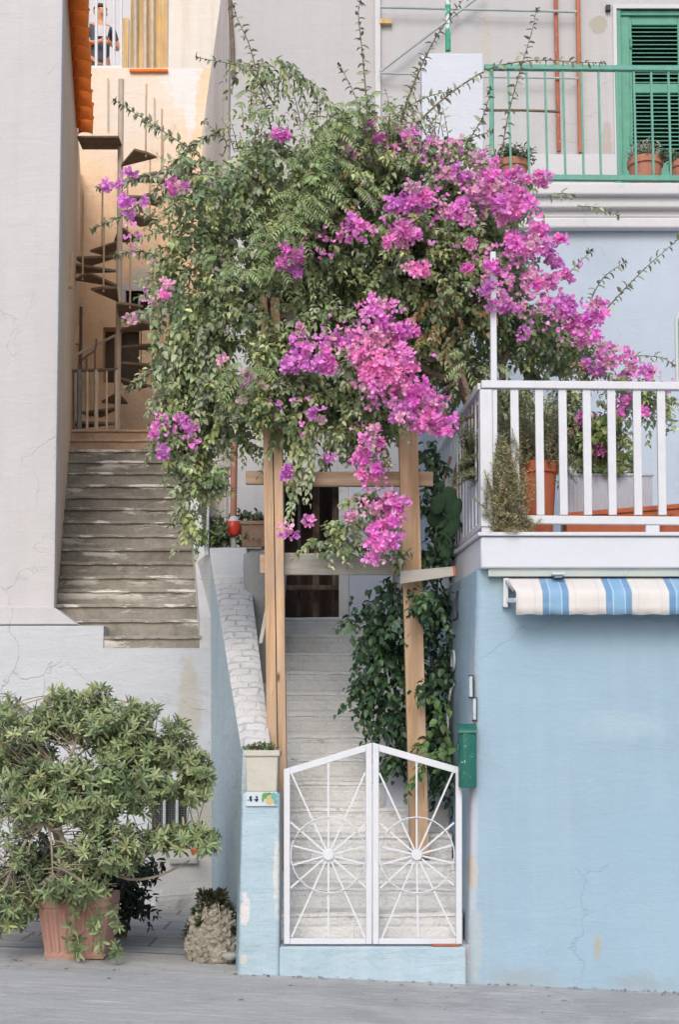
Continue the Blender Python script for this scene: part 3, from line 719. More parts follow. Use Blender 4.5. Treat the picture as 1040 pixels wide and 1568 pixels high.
# green balcony railing
yG=2.9
t = thing('green_railing', 'sea green metal balcony railing along the upper floor', 'railing', tuple(P(900,278,yG)))
MB().bar(P(742,103.5,yG),P(1560,110,yG),.05,.045).build('top_rail', M['green_paint'], t, bevel=.005)
MB().bar(P(760,272,yG),P(1560,277,yG),.045,.05).build('bottom_rail', M['green_paint'], t, bevel=.005)
MB().tube([P(752.5,105,yG),P(754,282,yG)],.026,4).build('post', M['green_paint'], t)
for px in (780.5,808.5,836.5,864,892,918.5,945.5,972.5,999,1025.5)+tuple(1052+26.4*i for i in range(20)):
    MB().bar(P(px-1.5,107,yG),P(px+2.6,271,yG),.018,.018).build('baluster', M['green_paint'], t)
MB().pbox(943,953,272,282,yG-.01,yG+.02).build('foot', M['green_paint'], t)
# ================================================================== blue house at the right
SLX=lambda y: (.785-.02*y)
t = thing('blue_house', 'sky blue house with a white balcony at the right of the gate', 'house', (1.6,.0,0))
xf=PX(733,0,980)
zs=PZ(870,-.08)
def SX(y,z):
    f=max(0,min(1,z/zs)); return f*(.905-.0913*min(y,1.15)-.01*max(0,y-1.15))+(1-f)*(.822-.02*y)
def hplan(z):
    p=[(SX(3,z),3.0),(SX(1.15,z),1.15),(SX(.05,z),.05)]
    for k in range(1,6):
        a=math.radians(90*k/6); p.append((SX(.05,z)+.05*(1-math.cos(a)),.05*(1-math.sin(a))))
    return p+[(SX(.05,z)+.05,0),(6,0),(6,3.0)]
zz_=[-.45,0,.5,1.0,1.5,2.0,2.4,zs-.001]; pl=[hplan(z) for z in zz_]; n=len(pl[0])
m=MB(); m.v=[(x,y,z) for q,z in zip(pl,zz_) for x,y in q]
for i in range(len(zz_)-1):
    for k in range(n): m.f.append((i*n+k,(i+1)*n+k,(i+1)*n+(k+1)%n,i*n+(k+1)%n))
m.f.append(tuple(range(n))); m.f.append(tuple((len(zz_)-1)*n+k for k in range(n-1,-1,-1)))
m.build('wall', M['blue_front'], t)
xs=PX(737,-.08,840)
ztop=PZ(815,-.08)
m=MB()
b0=P(691,850,1.12)
side=[(xs,-.08),(6,-.08),(6,3.0),(.74,3.0),(b0.x,1.15)]
m.column(side[::1],zs,ztop-.028); m.build('balcony_slab', M['fascia'], t, bevel=.012)
m=MB(); m.column([(xs-.02,-.10),(6,-.10),(6,2.99),(.72,2.99),(b0.x-.02,1.15)],ztop-.026,ztop); m.build('balcony_coping', M['white_wood'], t, bevel=.006)
ZF=ztop
MB().box(xs+.05,6,-.055,.004-.01,zs-.05,zs).build('ledge', M['fascia_under'], t)
# round meter hatch on the side
m=MB(); hy=.86; c=P(697.5,1012,hy)
n=24; vs=[];fs=[]
for rr,dx in ((.078,-.004),(.078,-.02),(.064,-.02),(.06,-.006)):
    for k in range(n):
        a=2*math.pi*k/n; yy_=hy+rr*math.cos(a)*.9; zz=c.z+rr*math.sin(a); vs.append((SX(yy_,zz)+dx,yy_,zz))
for i in range(3):
    for k in range(n): fs.append((i*n+k,i*n+(k+1)%n,(i+1)*n+(k+1)%n,(i+1)*n+k))
fs.append(tuple(3*n+k for k in range(n)))
m.add(vs,fs).build('meter_hatch', M['grey_metal'], t)
# ================================================================== stair parapet with pillar
t = thing('stair_parapet', 'pale blue stair wall with sloping whitewashed brick top and front pillar', 'wall', (-.65,0,.07))
pz=PZ(1214,-.05); px0=PX(364,-.05,1400); px0t=PX(371,-.05,1220); px1=PX(428,-.05,1300); zb=ground(-.6)-.15
m=MB()
m.hexa([(px0,-.05,zb),(px1+.0,-.05,zb),(px1,.40,zb),(px0-.05,.40,zb),(px0t,-.05,pz),(px1,-.05,pz),(px1,.40,pz),(px0t-.05,.40,pz)])
m.build('pillar', M['blue_pillar'], t, bevel=.022, seg=3)
# sloping wall
A=P(372,1146,.40); B=P(412,1146,.40); C=P(322.5,846,3.2); Dd=P(376,846,3.2)
nseg=16; vs=[];fs=[]
gl=px0t-.05
for i in range(nseg+1):
    f=i/nseg; a=A.lerp(C,f); b=B.lerp(Dd,f)
    xb=(px0-.05)+((PX(325,3.2,1375)-.002)-(px0-.05))*f
    e=.012*math.sin(i*2.1)
    vs += [(xb,a.y,-.2),(b.x+.04,b.y,-.2),(b.x+e*.4,b.y,b.z),(a.x,a.y,a.z)]
for i in range(nseg):
    for q in (1,3): fs.append((4*i+q,4*i+(q+1)%4,4*i+4+(q+1)%4,4*i+4+q))
fs += [(0,1,2,3),tuple(4*nseg+q for q in (3,2,1,0))]
MB().add(vs,fs).build('wall', M['blue_side'], t)
vs=[];fs=[]
n2=60
for i in range(n2+1):
    f=i/n2; a=A.lerp(C,f); b=B.lerp(Dd,f); bm=.0035*(1 if (i//2)%2 else -1)*(1 if f<.78 else .15)
    for j in range(7):
        g=j/6; p=a.lerp(b,g); edge=(j in (0,6))
        vs.append((p.x+(-.012 if j==0 else .012 if j==6 else 0),p.y,p.z+(.0 if edge else .02)+ (0 if edge else bm*random.uniform(.3,1.2))))
for i in range(n2):
    for j in range(6):
        a0=i*7+j; fs.append((a0,a0+1,a0+8,a0+7))
MB().add(vs,fs).build('brick_coping', M['coping'], t)
e=A.lerp(C,.82); g=B.lerp(Dd,.82)
m=MB(); a2=A.lerp(C,.845); b2=B.lerp(Dd,.845)
m.hexa([e+Vector((-.012,0,-.02)),g+Vector((.012,0,-.02)),Dd+Vector((.012,0,-.02)),C+Vector((-.012,0,-.02)),e+Vector((-.012,0,.045)),g+Vector((.012,0,.045)),Dd+Vector((.012,0,.045)),C+Vector((-.012,0,.045))])
m.build('cap_block', M['white_stone'], t, bevel=.012)
# concrete drum behind left post
m=MB(); c=P(388,985,2.35)
m.lathe((c.x+.08,2.6,c.z-.3),[(.13,0),(.14,.35),(.17,.7),(.185,.95),(.18,1.06),(.15,1.06)],24)
o=m.build('concrete_drum', M['conc']); tag(o,'speckled grey concrete drum tucked between the brick coping and the left wooden post','drum')
# number tile
t = thing('number_tile','small white ceramic tile with dark numerals and a painted lemon under the cream planter','tile',tuple(P(400,1223,-.06)))
MB().pbox(376.5,424.5,1212.5,1234.5,-.066,-.0515).build('plate', M['tile'], t, bevel=.002)
f1=P(403,1224,-.067)
m=MB(); m.pbox(400.5,424,1213.2,1233.8,-.0685,-.0662); m.build('picture_field', M['tile'], t)
def disc(mb,px,py,rx,ry,y,n=16):
    c=P(px,py,y); s=(y+D)/F
    vs=[(c.x+rx*s*math.cos(2*math.pi*k/n),y,c.z+ry*s*math.sin(2*math.pi*k/n)) for k in range(n)]
    vs+=[(x,y+.004,z) for x,_,z in vs]
    mb.add(vs,[tuple(range(n)),tuple(range(2*n-1,n-1,-1))]+[(i,i+n,(i+1)%n+n,(i+1)%n) for i in range(n)])
m=MB(); disc(m,419.5,1219,4.6,5.6,-.0700); disc(m,421.5,1227,2.6,5.5,-.0702); m.build('teal_glaze', M['teal'], t)
m=MB(); disc(m,406.5,1218.5,5.8,4.4,-.0712); disc(m,402.5,1224,2.0,4,-.0714); disc(m,412,1215.5,4,2,-.0716); m.build('painted_leaf', M['leafglaze'], t)
m=MB(); disc(m,412.5,1226.5,6.2,4.8,-.0722); disc(m,411.5,1221.5,3.2,3.4,-.0724); m.build('painted_lemon', M['lemon'], t)
m=MB(); 
for (x,y,rx,ry) in ((379.6,1225.2,.9,1.0),(383.8,1220.6,1.9,1.9),(384.2,1225.0,1.9,2.4),(382.6,1222.6,1.0,2.6),(389.8,1224.2,.9,1.0),(393.0,1220.6,1.6,1.9),(392.6,1225.3,2.2,2.3),(394.6,1224.0,1.0,1.6)): disc(m,x,y,rx,ry,-.0692,12)
m.build('numerals', M['ink'], t)
# cream planter on the pillar
t = thing('cream_planter','cream stone planter with small weeds on top of the blue pillar','planter',tuple(P(400,1212,.1)))
a=P(377,1211,-.045); b=P(424,1211,-.045); a2=P(373,1149,-.06); b2=P(428.5,1149,-.06)
m=MB(); m.hexa([(a.x,-.045,pz+.002),(b.x,-.045,pz+.002),(b.x,.28,pz+.002),(a.x,.28,pz+.002),(a2.x+.012,-.05,a2.z-.03),(b2.x-.012,-.05,a2.z-.03),(b2.x-.012,.30,a2.z-.03),(a2.x+.012,.30,a2.z-.03)])
m.build('body', M['planter'], t, bevel=.01)
MB().box(a2.x,b2.x,-.062,.31,a2.z-.04,a2.z).build('rim', M['planter'], t, bevel=.008)
PLANTER_TOP=a2.z
# ================================================================== gate steps
t = thing('gate_stairs','whitewashed brick steps climbing behind the white gate','staircase',(.2,.2,.2))
gz=[1398,1358,1318,1278,1237,1197,1161,1125,1092,1060,1028,999,971,945]
zp=PZ(1440,.2)
for k,py in enumerate(gz):
    y=.2+.229*k; z=PZ(py,y); last=k==len(gz)-1
    yb=y+.27 if not last else yC+.6
    m=MB(); xl=-.47-.14*y; xr_=SLX(max(y,.2))+.03
    jstep(m,xl,xr_,-.47-.14*yb,SLX(min(yb,3))+.03,y,yb,zp-.02,z,nseg=18,lip=.008,lh=.03,amp=.008)
    m.build('landing' if last else 'step',M['gate_step'],t); zp=z
MB().box(-.52,.84,.02,.5,-.1,PZ(1440,.2)-.001).build('foot_slab',M['conc'],t)
# threshold under gate
tz=PZ(1450,-.04)
MB_=MB().box(px1-.0,PX(712,-.04),-.04,.24,-.25,tz)
tag(MB_.build('threshold_wall',M['blue_pillar'],bevel=.012),'low pale blue threshold wall directly under the white gate','wall')
MB().box(PX(650,-.03),PX(707,-.03),-.03,.05,tz,tz+.014)
m=MB(); m.box(PX(662,-.035,1446),PX(704,-.035,1446),-.036,.02,tz+.001,tz+.016); 
tag(m.build('rusty_strip',M['rust_dark'],bevel=.004),'rusty red metal strip lying under the right gate leaf','strip')
# whitewashed block by the right post
m=MB(); m.hexa([P(586,1300,1.15),P(700,1300,1.15),P(700,1300,1.6),P(586,1300,1.6),P(592,1182,1.15),P(700,1176,1.15),P(700,1176,1.6),P(592,1182,1.6)])
tag(m.build('step_wall',M['column_white'],bevel=.03,seg=3),'white rendered block beside the right wooden post on the steps','wall')
# ================================================================== gate leaves
def leaf(label, xl, xr, ytl, ytr, hub, spokes, ring):
    yg=-.01
    hp=P(hub[0],hub[1],yg)
    t=thing('gate_leaf',label,'gate',tuple(P((xl+xr)/2,1446,yg)),'leaves of the white double gate')
    w=9.5
    ml=M['white_paint']
    def stile(px,top):
        MB().add(*quadbar([(px-w/2,1446),(px+w/2,1446),(px+w/2,top[1]),(px-w/2,top[0])],yg,.04)).build('stile',ml,t,bevel=.004)
    sl=(ytr-ytl)/(xr-xl)
    def top(x): return ytl+sl*(x-xl)
    stile(xl+w/2,(top(xl),top(xl+w))); stile(xr-w/2,(top(xr-w),top(xr)))
    MB().add(*quadbar([(xl+w,top(xl+w)+11),(xr-w,top(xr-w)+11),(xr-w,top(xr-w)),(xl+w,top(xl+w))],yg+.002,.036)).build('top_rail',ml,t,bevel=.003)
    MB().add(*quadbar([(xl+w,1446),(xr-w,1446),(xr-w,1437),(xl+w,1437)],yg+.002,.036)).build('bottom_rail',ml,t,bevel=.003)
    for (x,y) in spokes:
        MB().bar(hp+Vector((0,.012,0)),P(x,y,yg+.012),.0115,.014,(0,1,0)).build('spoke',ml,t)
    s=(yg+D)/F; c=hp+Vector((0,-.006,0))
    pts=[c+Vector((ring*s*math.cos(a),0,ring*s*math.sin(a))) for a in np.linspace(0,2*math.pi,49)]
    MB().tube(pts,.0043,6,cap=False).build('ring',ml,t)
    m=MB(); n=24; r=9.2*s
    vs=[(c.x+r*q*math.cos(2*math.pi*k/n),c.y+yy,c.z+r*q*math.sin(2*math.pi*k/n)) for q,yy in ((.92,.02),(.92,-.004),(.8,-.008)) for k in range(n)]
    m.add(vs,[tuple(range(n)),tuple(range(3*n-1,2*n-1,-1))]+[(i*n+k,i*n+(k+1)%n,(i+1)*n+(k+1)%n,(i+1)*n+k) for i in range(2) for k in range(n)]).build('hub',ml,t)
    return t
def quadbar(q,y,th):
    vs=[tuple(P(x,yy,y)) for x,yy in q]; vs+=[(v[0],y+th,v[2]) for v in vs]
    return vs,[(0,1,2,3),(7,6,5,4),(0,4,5,1),(1,5,6,2),(2,6,7,3),(3,7,4,0)]
def zx(x): return 320+x/2.364
def zy(y): return 1060+y/2.364
S1=[(432,240),(298,292),(566,290),(295,470),(568,474),(297,553),(568,556),(300,626),(563,620),(295,708),(569,706),(299,886),(432,888),(566,888)]
S2=[(752,245),(617,292),(884,290),(620,474),(888,472),(622,558),(886,552),(626,622),(888,618),(620,708),(888,698),(626,890),(757,888),(894,882)]
leaf('left leaf of the white sunburst gate, hinged on the blue pillar side',434.5,570,1178,1137,(503,1309),[(zx(a),zy(b)) for a,b in S1],57)
leaf('right leaf of the white sunburst gate, beside the blue house',571,708,1137,1176,(638.5,1309),[(zx(a),zy(b)) for a,b in S2],57)
# ================================================================== wooden trellis frame
yP=.62
t=thing('wooden_trellis','rough pine frame of two posts and cross boards carrying the bougainvillea','trellis',(.1,yP,0))
def plank(c,th,mat,name='board',y=yP,par=None):
    return MB().add(*quadbar([(c[0][0],c[0][1]),(c[1][0],c[1][1]),(c[2][0],c[2][1]),(c[3][0],c[3][1])],y,th)).build(name,mat,par or t,bevel=.004)
o=plank([(411,1330),(427.2,1330),(416.7,640),(402.5,640)],.13,M['pine'],'post')
plank([(428.5,1330),(440.5,1330),(432,640),(418.2,640)],.128,M['pine'],'split_half',yP+.003,o)
MB().add(*quadbar([(425.5,1330),(429.5,1330),(419,455),(408,455)],yP+.03,.06)).build('crack',M['dark_wood'],o)  # dark filler strip, stands in for the shade inside the split
plank([(402.5,640),(416,640),(409,455),(399,455)],.13,M['pine'],'post')
plank([(418.2,640),(432,640),(428,455),(414,455)],.128,M['pine'],'post')
plank([(629,1310),(658,1310),(640,660),(611,660)],.14,M['pine'],'post',yP+.05)
plank([(376,741),(404,741),(404,721),(376,721)],.05,M['pine_x'],'cross_board',yP+.135)
plank([(428,744),(664,744),(664,722),(428,722)],.05,M['pine_x'],'cross_board',yP+.10)
plank([(434,880),(612,880),(612,850),(434,846)],.035,M['grey_wood'],'cross_board',yP+.15)
plank([(398,878),(407,878),(407,849),(398,849)],.05,M['pine_x'],'board_end',yP+.05)
plank([(379,497),(470,500),(470,464),(379,464)],.04,M['grey_wood'],'cross_board',yP+.14)
plank([(612.5,894.5),(699,881.5),(697,867),(613.5,874.5)],.03,M['grey_wood'],'tilted_board',yP-.06)
plank([(695,882),(699.8,881.6),(697.6,866.4),(693.5,866.8)],.034,M['rust_dark'],'red_board_end',yP-.062)
plank([(396,985),(402,985),(413,925),(407,925)],.05,M['grey_wood'],'brace',yP+.3)
# ================================================================== balcony railing (white)
t=thing('white_railing','white painted balcony railing of broad upright slats on the blue house','railing',tuple(P(900,812,.0)))
yr=-.02
MB().bar(P(737,589.5,yr),P(1640,597,yr),.06,.052).build('top_rail',M['white_wood'],t,bevel=.006)
MB().bar(P(740,795.5,yr),P(1640,803,yr),.04,.056).build('bottom_rail',M['white_wood'],t,bevel=.006)
MB().pbox(736,755,596,806,yr-.028,yr+.06).build('corner_post',M['white_wood'],t,bevel=.004)
for px in [757.5,788,826,863,900,938,976.5,1014]+[1052+37.6*i for i in range(16)]:
    px+=RNG.normal(0,.7)
    MB().add(*quadbar([(px-4.5,788.5),(px+8,788.5),(px+5.5,596),(px-7,596)] if px>770 else [(px-3,788.5),(px+4.5,788.5),(px+4.5,596),(px-3,596)],yr-.012,.026)).build('slat',M['white_wood'],t,bevel=.003)
MB().pbox(990,1011,804,815,yr-.015,yr+.03).build('foot',M['white_wood'],t,bevel=.004)
MB().pbox(738,757,804,815,yr-.015,yr+.03).build('foot',M['white_wood'],t,bevel=.004)
# side run
def sid(f): # f 0..1 corner to far
    a=P(737,589.5,yr); return Vector((a.x+(.76-a.x)*f+.01, yr+2.95*f, 0))
zt0=P(737,589.5,yr).z; zb0=P(737,803,yr).z
a=sid(.012);b=sid(1)
MB().bar((a.x,a.y,zt0-.0),(b.x,b.y,zt0),.055,.045).build('side_rail',M['white_wood'],t,bevel=.005)
MB().bar((a.x,a.y,zb0),(b.x,b.y,zb0),.04,.04).build('side_rail',M['white_wood'],t,bevel=.005)
for i in range(1,20):
    q=sid(i/20.0)
    MB().tube([(q.x,q.y,zb0),(q.x,q.y,zt0)],.007,6).build('side_baluster',M['white_wood'],t)
o=MB().add(*quadbar([(752,583),(762,583),(760,385),(751.5,385)],yr+.03,.05)).build('tall_post',M['white_wood'],t,bevel=.004)
# ================================================================== awning
t=thing('striped_awning','rolled down white awning with blue stripes under the balcony','awning',tuple(P(900,885,-.03)))
prof=[(-.02,884),(-.055,888),(-.11,894),(-.165,900),(-.20,904.5),(-.212,909),(-.214,918),(-.212,928),(-.215,941)]
nx=150; xl0=[776,778,782,786,790,791,791,791,791]
vs=[];fs=[]
n=len(prof)
xr_=6.0
for i in range(nx+1):
    f=i/nx
    for j,(yy,py) in enumerate(prof):
        xa=PX(xl0[j],yy,py); x=xa+(xr_-xa)*f
        wv=.006*math.sin(x*23+j*.2)+.004*math.sin(x*61)
        k=max(0,j-4)/4
        vs.append((x,yy+wv*k*1.5,PZ(py,yy)-(.003*math.sin(x*40) if j==n-1 else 0)))
for i in range(nx):
    for j in range(n-1):
        a0=i*n+j; fs.append((a0,a0+1,a0+n+1,a0+n))
o=MB().add(vs,fs).build('cloth',M['awning'],t); sd=o.modifiers.new('thick','SOLIDIFY'); sd.thickness=.003
MB().tube([(PX(789,-.17,920),-.18,PZ(919,-.18)),(6,-.18,PZ(919,-.18))],.017,10).build('roller_bar',M['white_paint'],t)
MB().prism([(PX(769.5,-.012,905),PZ(930,-.012)),(PX(777.5,-.012,905),PZ(931,-.012)),(PX(779,-.012,905),PZ(886,-.012)),(PX(771,-.012,905),PZ(886,-.012))],-.05,-.001).build('wall_bracket',M['white_wood'],t,bevel=.004)
MB().bar(P(778,919,-.04),P(791,919,-.18),.025,.028).build('arm',M['white_wood'],t)
MB().bar(P(774,888,-.04),P(788,905,-.15),.012,.012).build('arm',M['grey_metal'],t)
t=thing('wall_light','small white wall fitting on the ledge above the awning','fitting',tuple(P(856,878,-.05)))
MB().pbox(847,866,876.5,880,-.14,-.05).build('casing',M['white_wood'],t,bevel=.003)
MB().pbox(851,862,880,884,-.12,-.056).build('base',M['grey_metal'],t)
# ================================================================== mailbox
c=P(717,1207,-.02)
t=thing('mailbox','chipped green metal mailbox with rounded top on the blue house corner','mailbox',(c.x,-.03,c.z))
x0,x1=PX(704,-.1,1160),PX(731,-.1,1160); z0,z1=PZ(1206,-.1),PZ(1122,-.1); zt_=PZ(1108,-.1)
pf=[]
n=12
plan_=[(x0,.05),(x0,-.07),(x0+.012,-.10),(x0+.03,-.112),(x1-.02,-.10),(x1-.004,-.085),(x1,-.06),(x1,.0)]
MB().column(plan_,z0,z1).build('body',M['green_box'],t,bevel=.004)
vs=[];fs=[]
for i in range(n+1):
    a=math.pi/2*i/n; k=math.cos(a)
    vs+= [(x0-.004+(.0)*i,.045-(.16)*math.sin(math.pi*.5*1-a)*1.0, z1+(zt_-z1)*math.sin(a)),(x1+.003-.004*i/n,.0-(.112)*k,z1+(zt_-z1)*math.sin(a))]
for i in range(n): fs.append((2*i,2*i+1,2*i+3,2*i+2))
fs.append(tuple(range(0,2*n+1,2))+ (0,)[:0]); fs.append(tuple(range(2*n+1,0,-2)))
MB().add(vs,fs).build('lid',M['green_box'],t)
m=MB()
for k in range(4): m.box(x0-.004,x0+.002,-.06,.01,z1-.06-.018*k,z1-.052-.018*k)
m.build('slot',M['dark_iron'],t)
m=MB(); m.box(x0-.012,x0+.0,-.075,.02,z1-.118,z1-.075); m.build('name_plate',M['green_box'],t,bevel=.003)
m=MB(); m.box(x0-.002,x0+.0005,-.05,.0,z0+.03,z0+.12); m.build('side_window',M['conc'],t)
# hinges/brackets on the corner
for (lab,x,p0,p1) in (('upper rusted door pintle on the blue house corner above the mailbox',722,1034,1068),('lower rusted door pintle directly above the green mailbox',727.5,1068,1103)):
    o=MB().pbox(x-2.5,x+2.2,p0+1,p1-1,-.018,.09); b=thing('hinge_plate',lab,'hinge',tuple(P(x,p1,-.02)))
    o.build('plate',M['blue_side'],b,bevel=.002)
    m=MB(); m.pbox(x+2.3,x+3.4,p0,p1,-.022,.05); m.pbox(x-3.0,x+3.4,p0-.5,p0+1,-.0222,.05); m.pbox(x-2.6,x+3.4,p1-1,p1+1.3,-.0222,.05)
    m.build('iron_edge',M['dark_iron'],b)
# cable on the side wall
o=MB().tube(smooth_line([P(697,1048,.86),P(691,1056,.9),P(687,1080,.92),P(686,1110,.92),P(685.5,1134,.92)],14),.0085,8).build('cable',M['cord_white'])
tag(o,'white cable hanging from the hatch on the blue house side','cable')
o=MB().tube(smooth_line([P(701,905,.7),P(698,925,.7),P(701,945,.68),P(694,950,.72)],8),.008,6).build('loose_wire',M['dark_iron']); tag(o,'short dark loose wire on the blue corner under the tilted board','wire')
# arched window at right edge
t=thing('arched_window','white framed arched window cut by the right photo edge','window',tuple(P(1062,580,yT)))
def arch(px0,px1,pyt,pyb,y,th,grow=0):
    a=P(px0,pyb,y);b=P(px1,pyb,y); r=(b.x-a.x)/2; ztp=PZ(pyt,y)-r; pts=[(a.x-grow,a.z),(b.x+grow,b.z)]
    for k in range(13):
        q=math.pi*k/12; pts.append(((a.x+b.x)/2+(r+grow)*math.cos(q),ztp+(r+grow)*math.sin(q)))
    return MB().prism(pts,y,y+th)
arch(1041,1090,470,590,yT-.025,.02).build('shutter',M['green_shutter'],t)
arch(1041,1090,470,590,yT-.018,.017,.025).build('frame',M['trim_white'],t)
# ================================================================== things near the terrace corner
t=thing('vent_pipe','pinkish clay pipe with a red float at the terrace corner','pipe',tuple(P(357,838,3.5)))
MB().tube([P(357,838,3.4),P(357,812,3.4)],.028,10).build('base',M['white_stone'],t)
MB().tube([P(357,798,3.4),P(358,740,3.4),P(359,672,3.4)],.03,10).build('pipe',M['terracotta'],t)
MB().lathe(P(357.5,822,3.38),[(.02,0),(.05,.02),(.066,.07),(.066,.10),(.05,.14),(.02,.15)],18).build('float',M['red_plastic'],t)
MB().lathe(P(357.5,801,3.38),[(.045,0),(.052,.015),(.03,.055),(.02,.06)],14).build('cap',M['white_stone'],t)
m=MB().box(PX(343,3.3,840),PX(402,3.3,840),3.19,3.7,PZ(841,3.2),PZ(838,3.2)); tag(m.build('slate_slab',M['conc'],bevel=.004),'thin slate slab under the brown flower box','slab')
t=thing('flower_box','dull brown clay flower box on the slate slab beside the left post','planter',tuple(P(390,838,3.6)))
a=P(367,838,3.4);b=P(412,838,3.4); zt2=PZ(798,3.4)
MB().hexa([(a.x+.02,3.4,a.z),(b.x-.02,3.4,a.z),(b.x-.02,3.7,a.z),(a.x+.02,3.7,a.z),(a.x-.005,3.38,zt2),(b.x+.005,3.38,zt2),(b.x+.005,3.72,zt2),(a.x-.005,3.72,zt2)]).build('box',M['terracotta_dull'],t,bevel=.008)
MB().box(a.x+.012,b.x-.012,3.40,3.70,zt2-.02,zt2+.005).build('soil',M['soil'],t)
MB().bar((a.x-.006,3.376,zt2-.015),(b.x+.006,3.376,zt2-.015),.012,.03).build('rim',M['terracotta_dull'],t)
m=MB().prism([(PX(322,3.6,700),PZ(760,3.6)),(PX(346,3.6,700),PZ(760,3.6)),(PX(346,3.6),PZ(712,3.6)),(PX(338,3.6),PZ(695,3.6)),(PX(323,3.6),PZ(690,3.6))],3.6,3.66); m.pbox(344,353,700,730,3.57,3.62)
tag(m.build('plastic_panel',M['grey_wood'],bevel=.006),'pale grey broken panel behind the clay pipe','panel')
m=MB().prism([(PX(313,3.3,900),PZ(850,3.3)),(PX(318,3.3),PZ(850,3.3)),(PX(318,3.3),PZ(770,3.3)),(PX(315,3.3),PZ(766,3.3))],3.3,3.33)
tag(m.build('picket',M['white_wood'],bevel=.004),'narrow white picket at the right of the dark stairs','picket')
# ================================================================== terracotta pot of the bush
yp=.42
c=P(121,1464,yp); 
t=thing('terracotta_pot','fluted faded terracotta pot of the large bush on the street','pot',(c.x,yp,c.z))
s=(yp-.2+D)/F
def sqpot(c,w0,w1,h,mat,par,rimh=.075,flut=True,name='body'):
    m=MB(); n=29
    rows=[]
    for lv,(w,z) in enumerate(((w0*.5,0),(w0*.5+.004,.02),(w0*.5+.004,.035),(w0*.5,.045),(w0*.5+(w1-w0)*.5*.86,h-rimh-.03),(w0*.5+(w1-w0)*.5*.9,h-rimh))):
        row=[]
        for sgn in range(4):
            for k in range(n):
                u=-1+2*k/n
                rib=(.007 if (k//2)%2 else -.006) if (flut and 1<k<n-1 and 3<=lv<=4) else 0
                x,y_=[(u,-1),(1,u),(-u,1),(-1,-u)][sgn]
                nx_,ny_=[(0,-1),(1,0),(0,1),(-1,0)][sgn]
                row.append((c.x+x*w+nx_*rib,c.y+y_*w+ny_*rib,c.z+z))
        rows.append(row)
    q=len(rows[0]); vs=[p for r in rows for p in r]; fs=[]
    for i in range(len(rows)-1):
        for k in range(q): fs.append((i*q+k,i*q+(k+1)%q,(i+1)*q+(k+1)%q,(i+1)*q+k))
    fs.append(tuple(range(q-1,-1,-1))); fs.append(tuple((len(rows)-1)*q+k for k in range(q)))
    m.add(vs,fs).build(name,mat,par,smooth=False)
    w=w1*.5
    r=MB(); zz=c.z+h-rimh
    out=[(c.x-w,c.y-w),(c.x+w,c.y-w),(c.x+w,c.y+w),(c.x-w,c.y+w)]
    iw=w-.03; inn=[(c.x-iw,c.y-iw),(c.x+iw,c.y-iw),(c.x+iw,c.y+iw),(c.x-iw,c.y+iw)]
    vs=[(x,y,zz) for x,y in out]+[(x,y,zz+rimh) for x,y in out]+[(x,y,zz+rimh) for x,y in inn]+[(x,y,zz+rimh-.04) for x,y in inn]
    fs=[(3,2,1,0)]
    for k in range(4):
        k2=(k+1)%4; fs += [(k,k2,4+k2,4+k),(4+k,4+k2,8+k2,8+k),(8+k,8+k2,12+k2,12+k)]
    r.add(vs,fs).build('rim',mat,par,bevel=.01,seg=3)
    MB().add([(x,y,zz+rimh-.041) for x,y in inn],[(0,1,2,3)]).build('soil',M['soil'],par,smooth=False)
c.z=ground(c.x)+.002
sqpot(c,.385,.47,.405,M['terracotta_pale'],t)
BUSH=c.copy(); POTTOP=c.z+.37
# ================================================================== stump with succulents
c=P(325,1469,.42); c.z=ground(c.x)
t=thing('scaly_stump','short scaly cactus stump with dark succulent rosettes by the blue pillar','plant',tuple(c))
m=MB(); n=34; rows=26
prof=lambda f: .145*(1+.22*math.sin(math.pi*min(1,f*1.15))-.42*f**2.2)
rot0=0
for i in range(rows+1):
    f=i/rows
    for k in range(n):
        a=2*math.pi*k/n; r=prof(f)*(1+.05*math.sin(3*a+2)+RNG.uniform(-.05,.05)); 
        m.v.append((c.x+r*math.cos(a)*.98,c.y+r*math.sin(a)*.9,c.z+.40*f))
for i in range(rows):
    for k in range(n): m.f.append((i*n+k,i*n+(k+1)%n,(i+1)*n+(k+1)%n,(i+1)*n+k))
m.f.append(tuple(rows*n+k for k in range(n)))
m.build('trunk',M['stump'],t)
m=MB()
for i in range(150):
    f=.02+.95*i/150; a=i*2.39996+RNG.normal(0,.12); r=prof(f)*1.02
    p=Vector((c.x+r*math.cos(a)*.98,c.y+r*math.sin(a)*.9,c.z+.40*f))
    rot=Matrix.Rotation(a,3,'Z')@Matrix.Rotation(RNG.uniform(.25,.75),3,'Y')
    w_=RNG.uniform(.020,.031); h_=RNG.uniform(.026,.04); d_=.012
    q=[(d_,0,h_*.9),(d_*.8,w_,.0),(d_*1.3,0,-h_),(d_*.8,-w_,0),(d_*2.1,0,-h_*.1),(-.03,0,0)]
    m.add([p+rot@Vector(v) for v in q],[(0,3,4),(3,2,4),(2,1,4),(1,0,4),(0,1,5),(1,2,5),(2,3,5),(3,0,5)])
m.build('scales',M['stump'],t)
LV=Leaves()
for i in range(95):
    f=RNG.uniform(.35,1.08); a=RNG.uniform(0,6.283)
    if f<.82 and not (2.0<a<4.4 or a>5.6 or a<.5): f=RNG.uniform(.86,1.1)
    r=prof(min(f,1))*RNG.uniform(.75,1.08)
    p=np.array([c.x+r*math.cos(a),c.y+r*math.sin(a)*.9,c.z+.40*f+.01]); ax_=np.array([math.cos(a),math.sin(a)*.8,.75])
    whorl(LV,p+ax_*.015,ax_,13,.05,.016,[(.030,.045,.022),(.05,.06,.03),(.04,.035,.022)][i%3],.8,.3)
LV.build('rosettes',M['leaf_gloss'],t,.1,-.1)
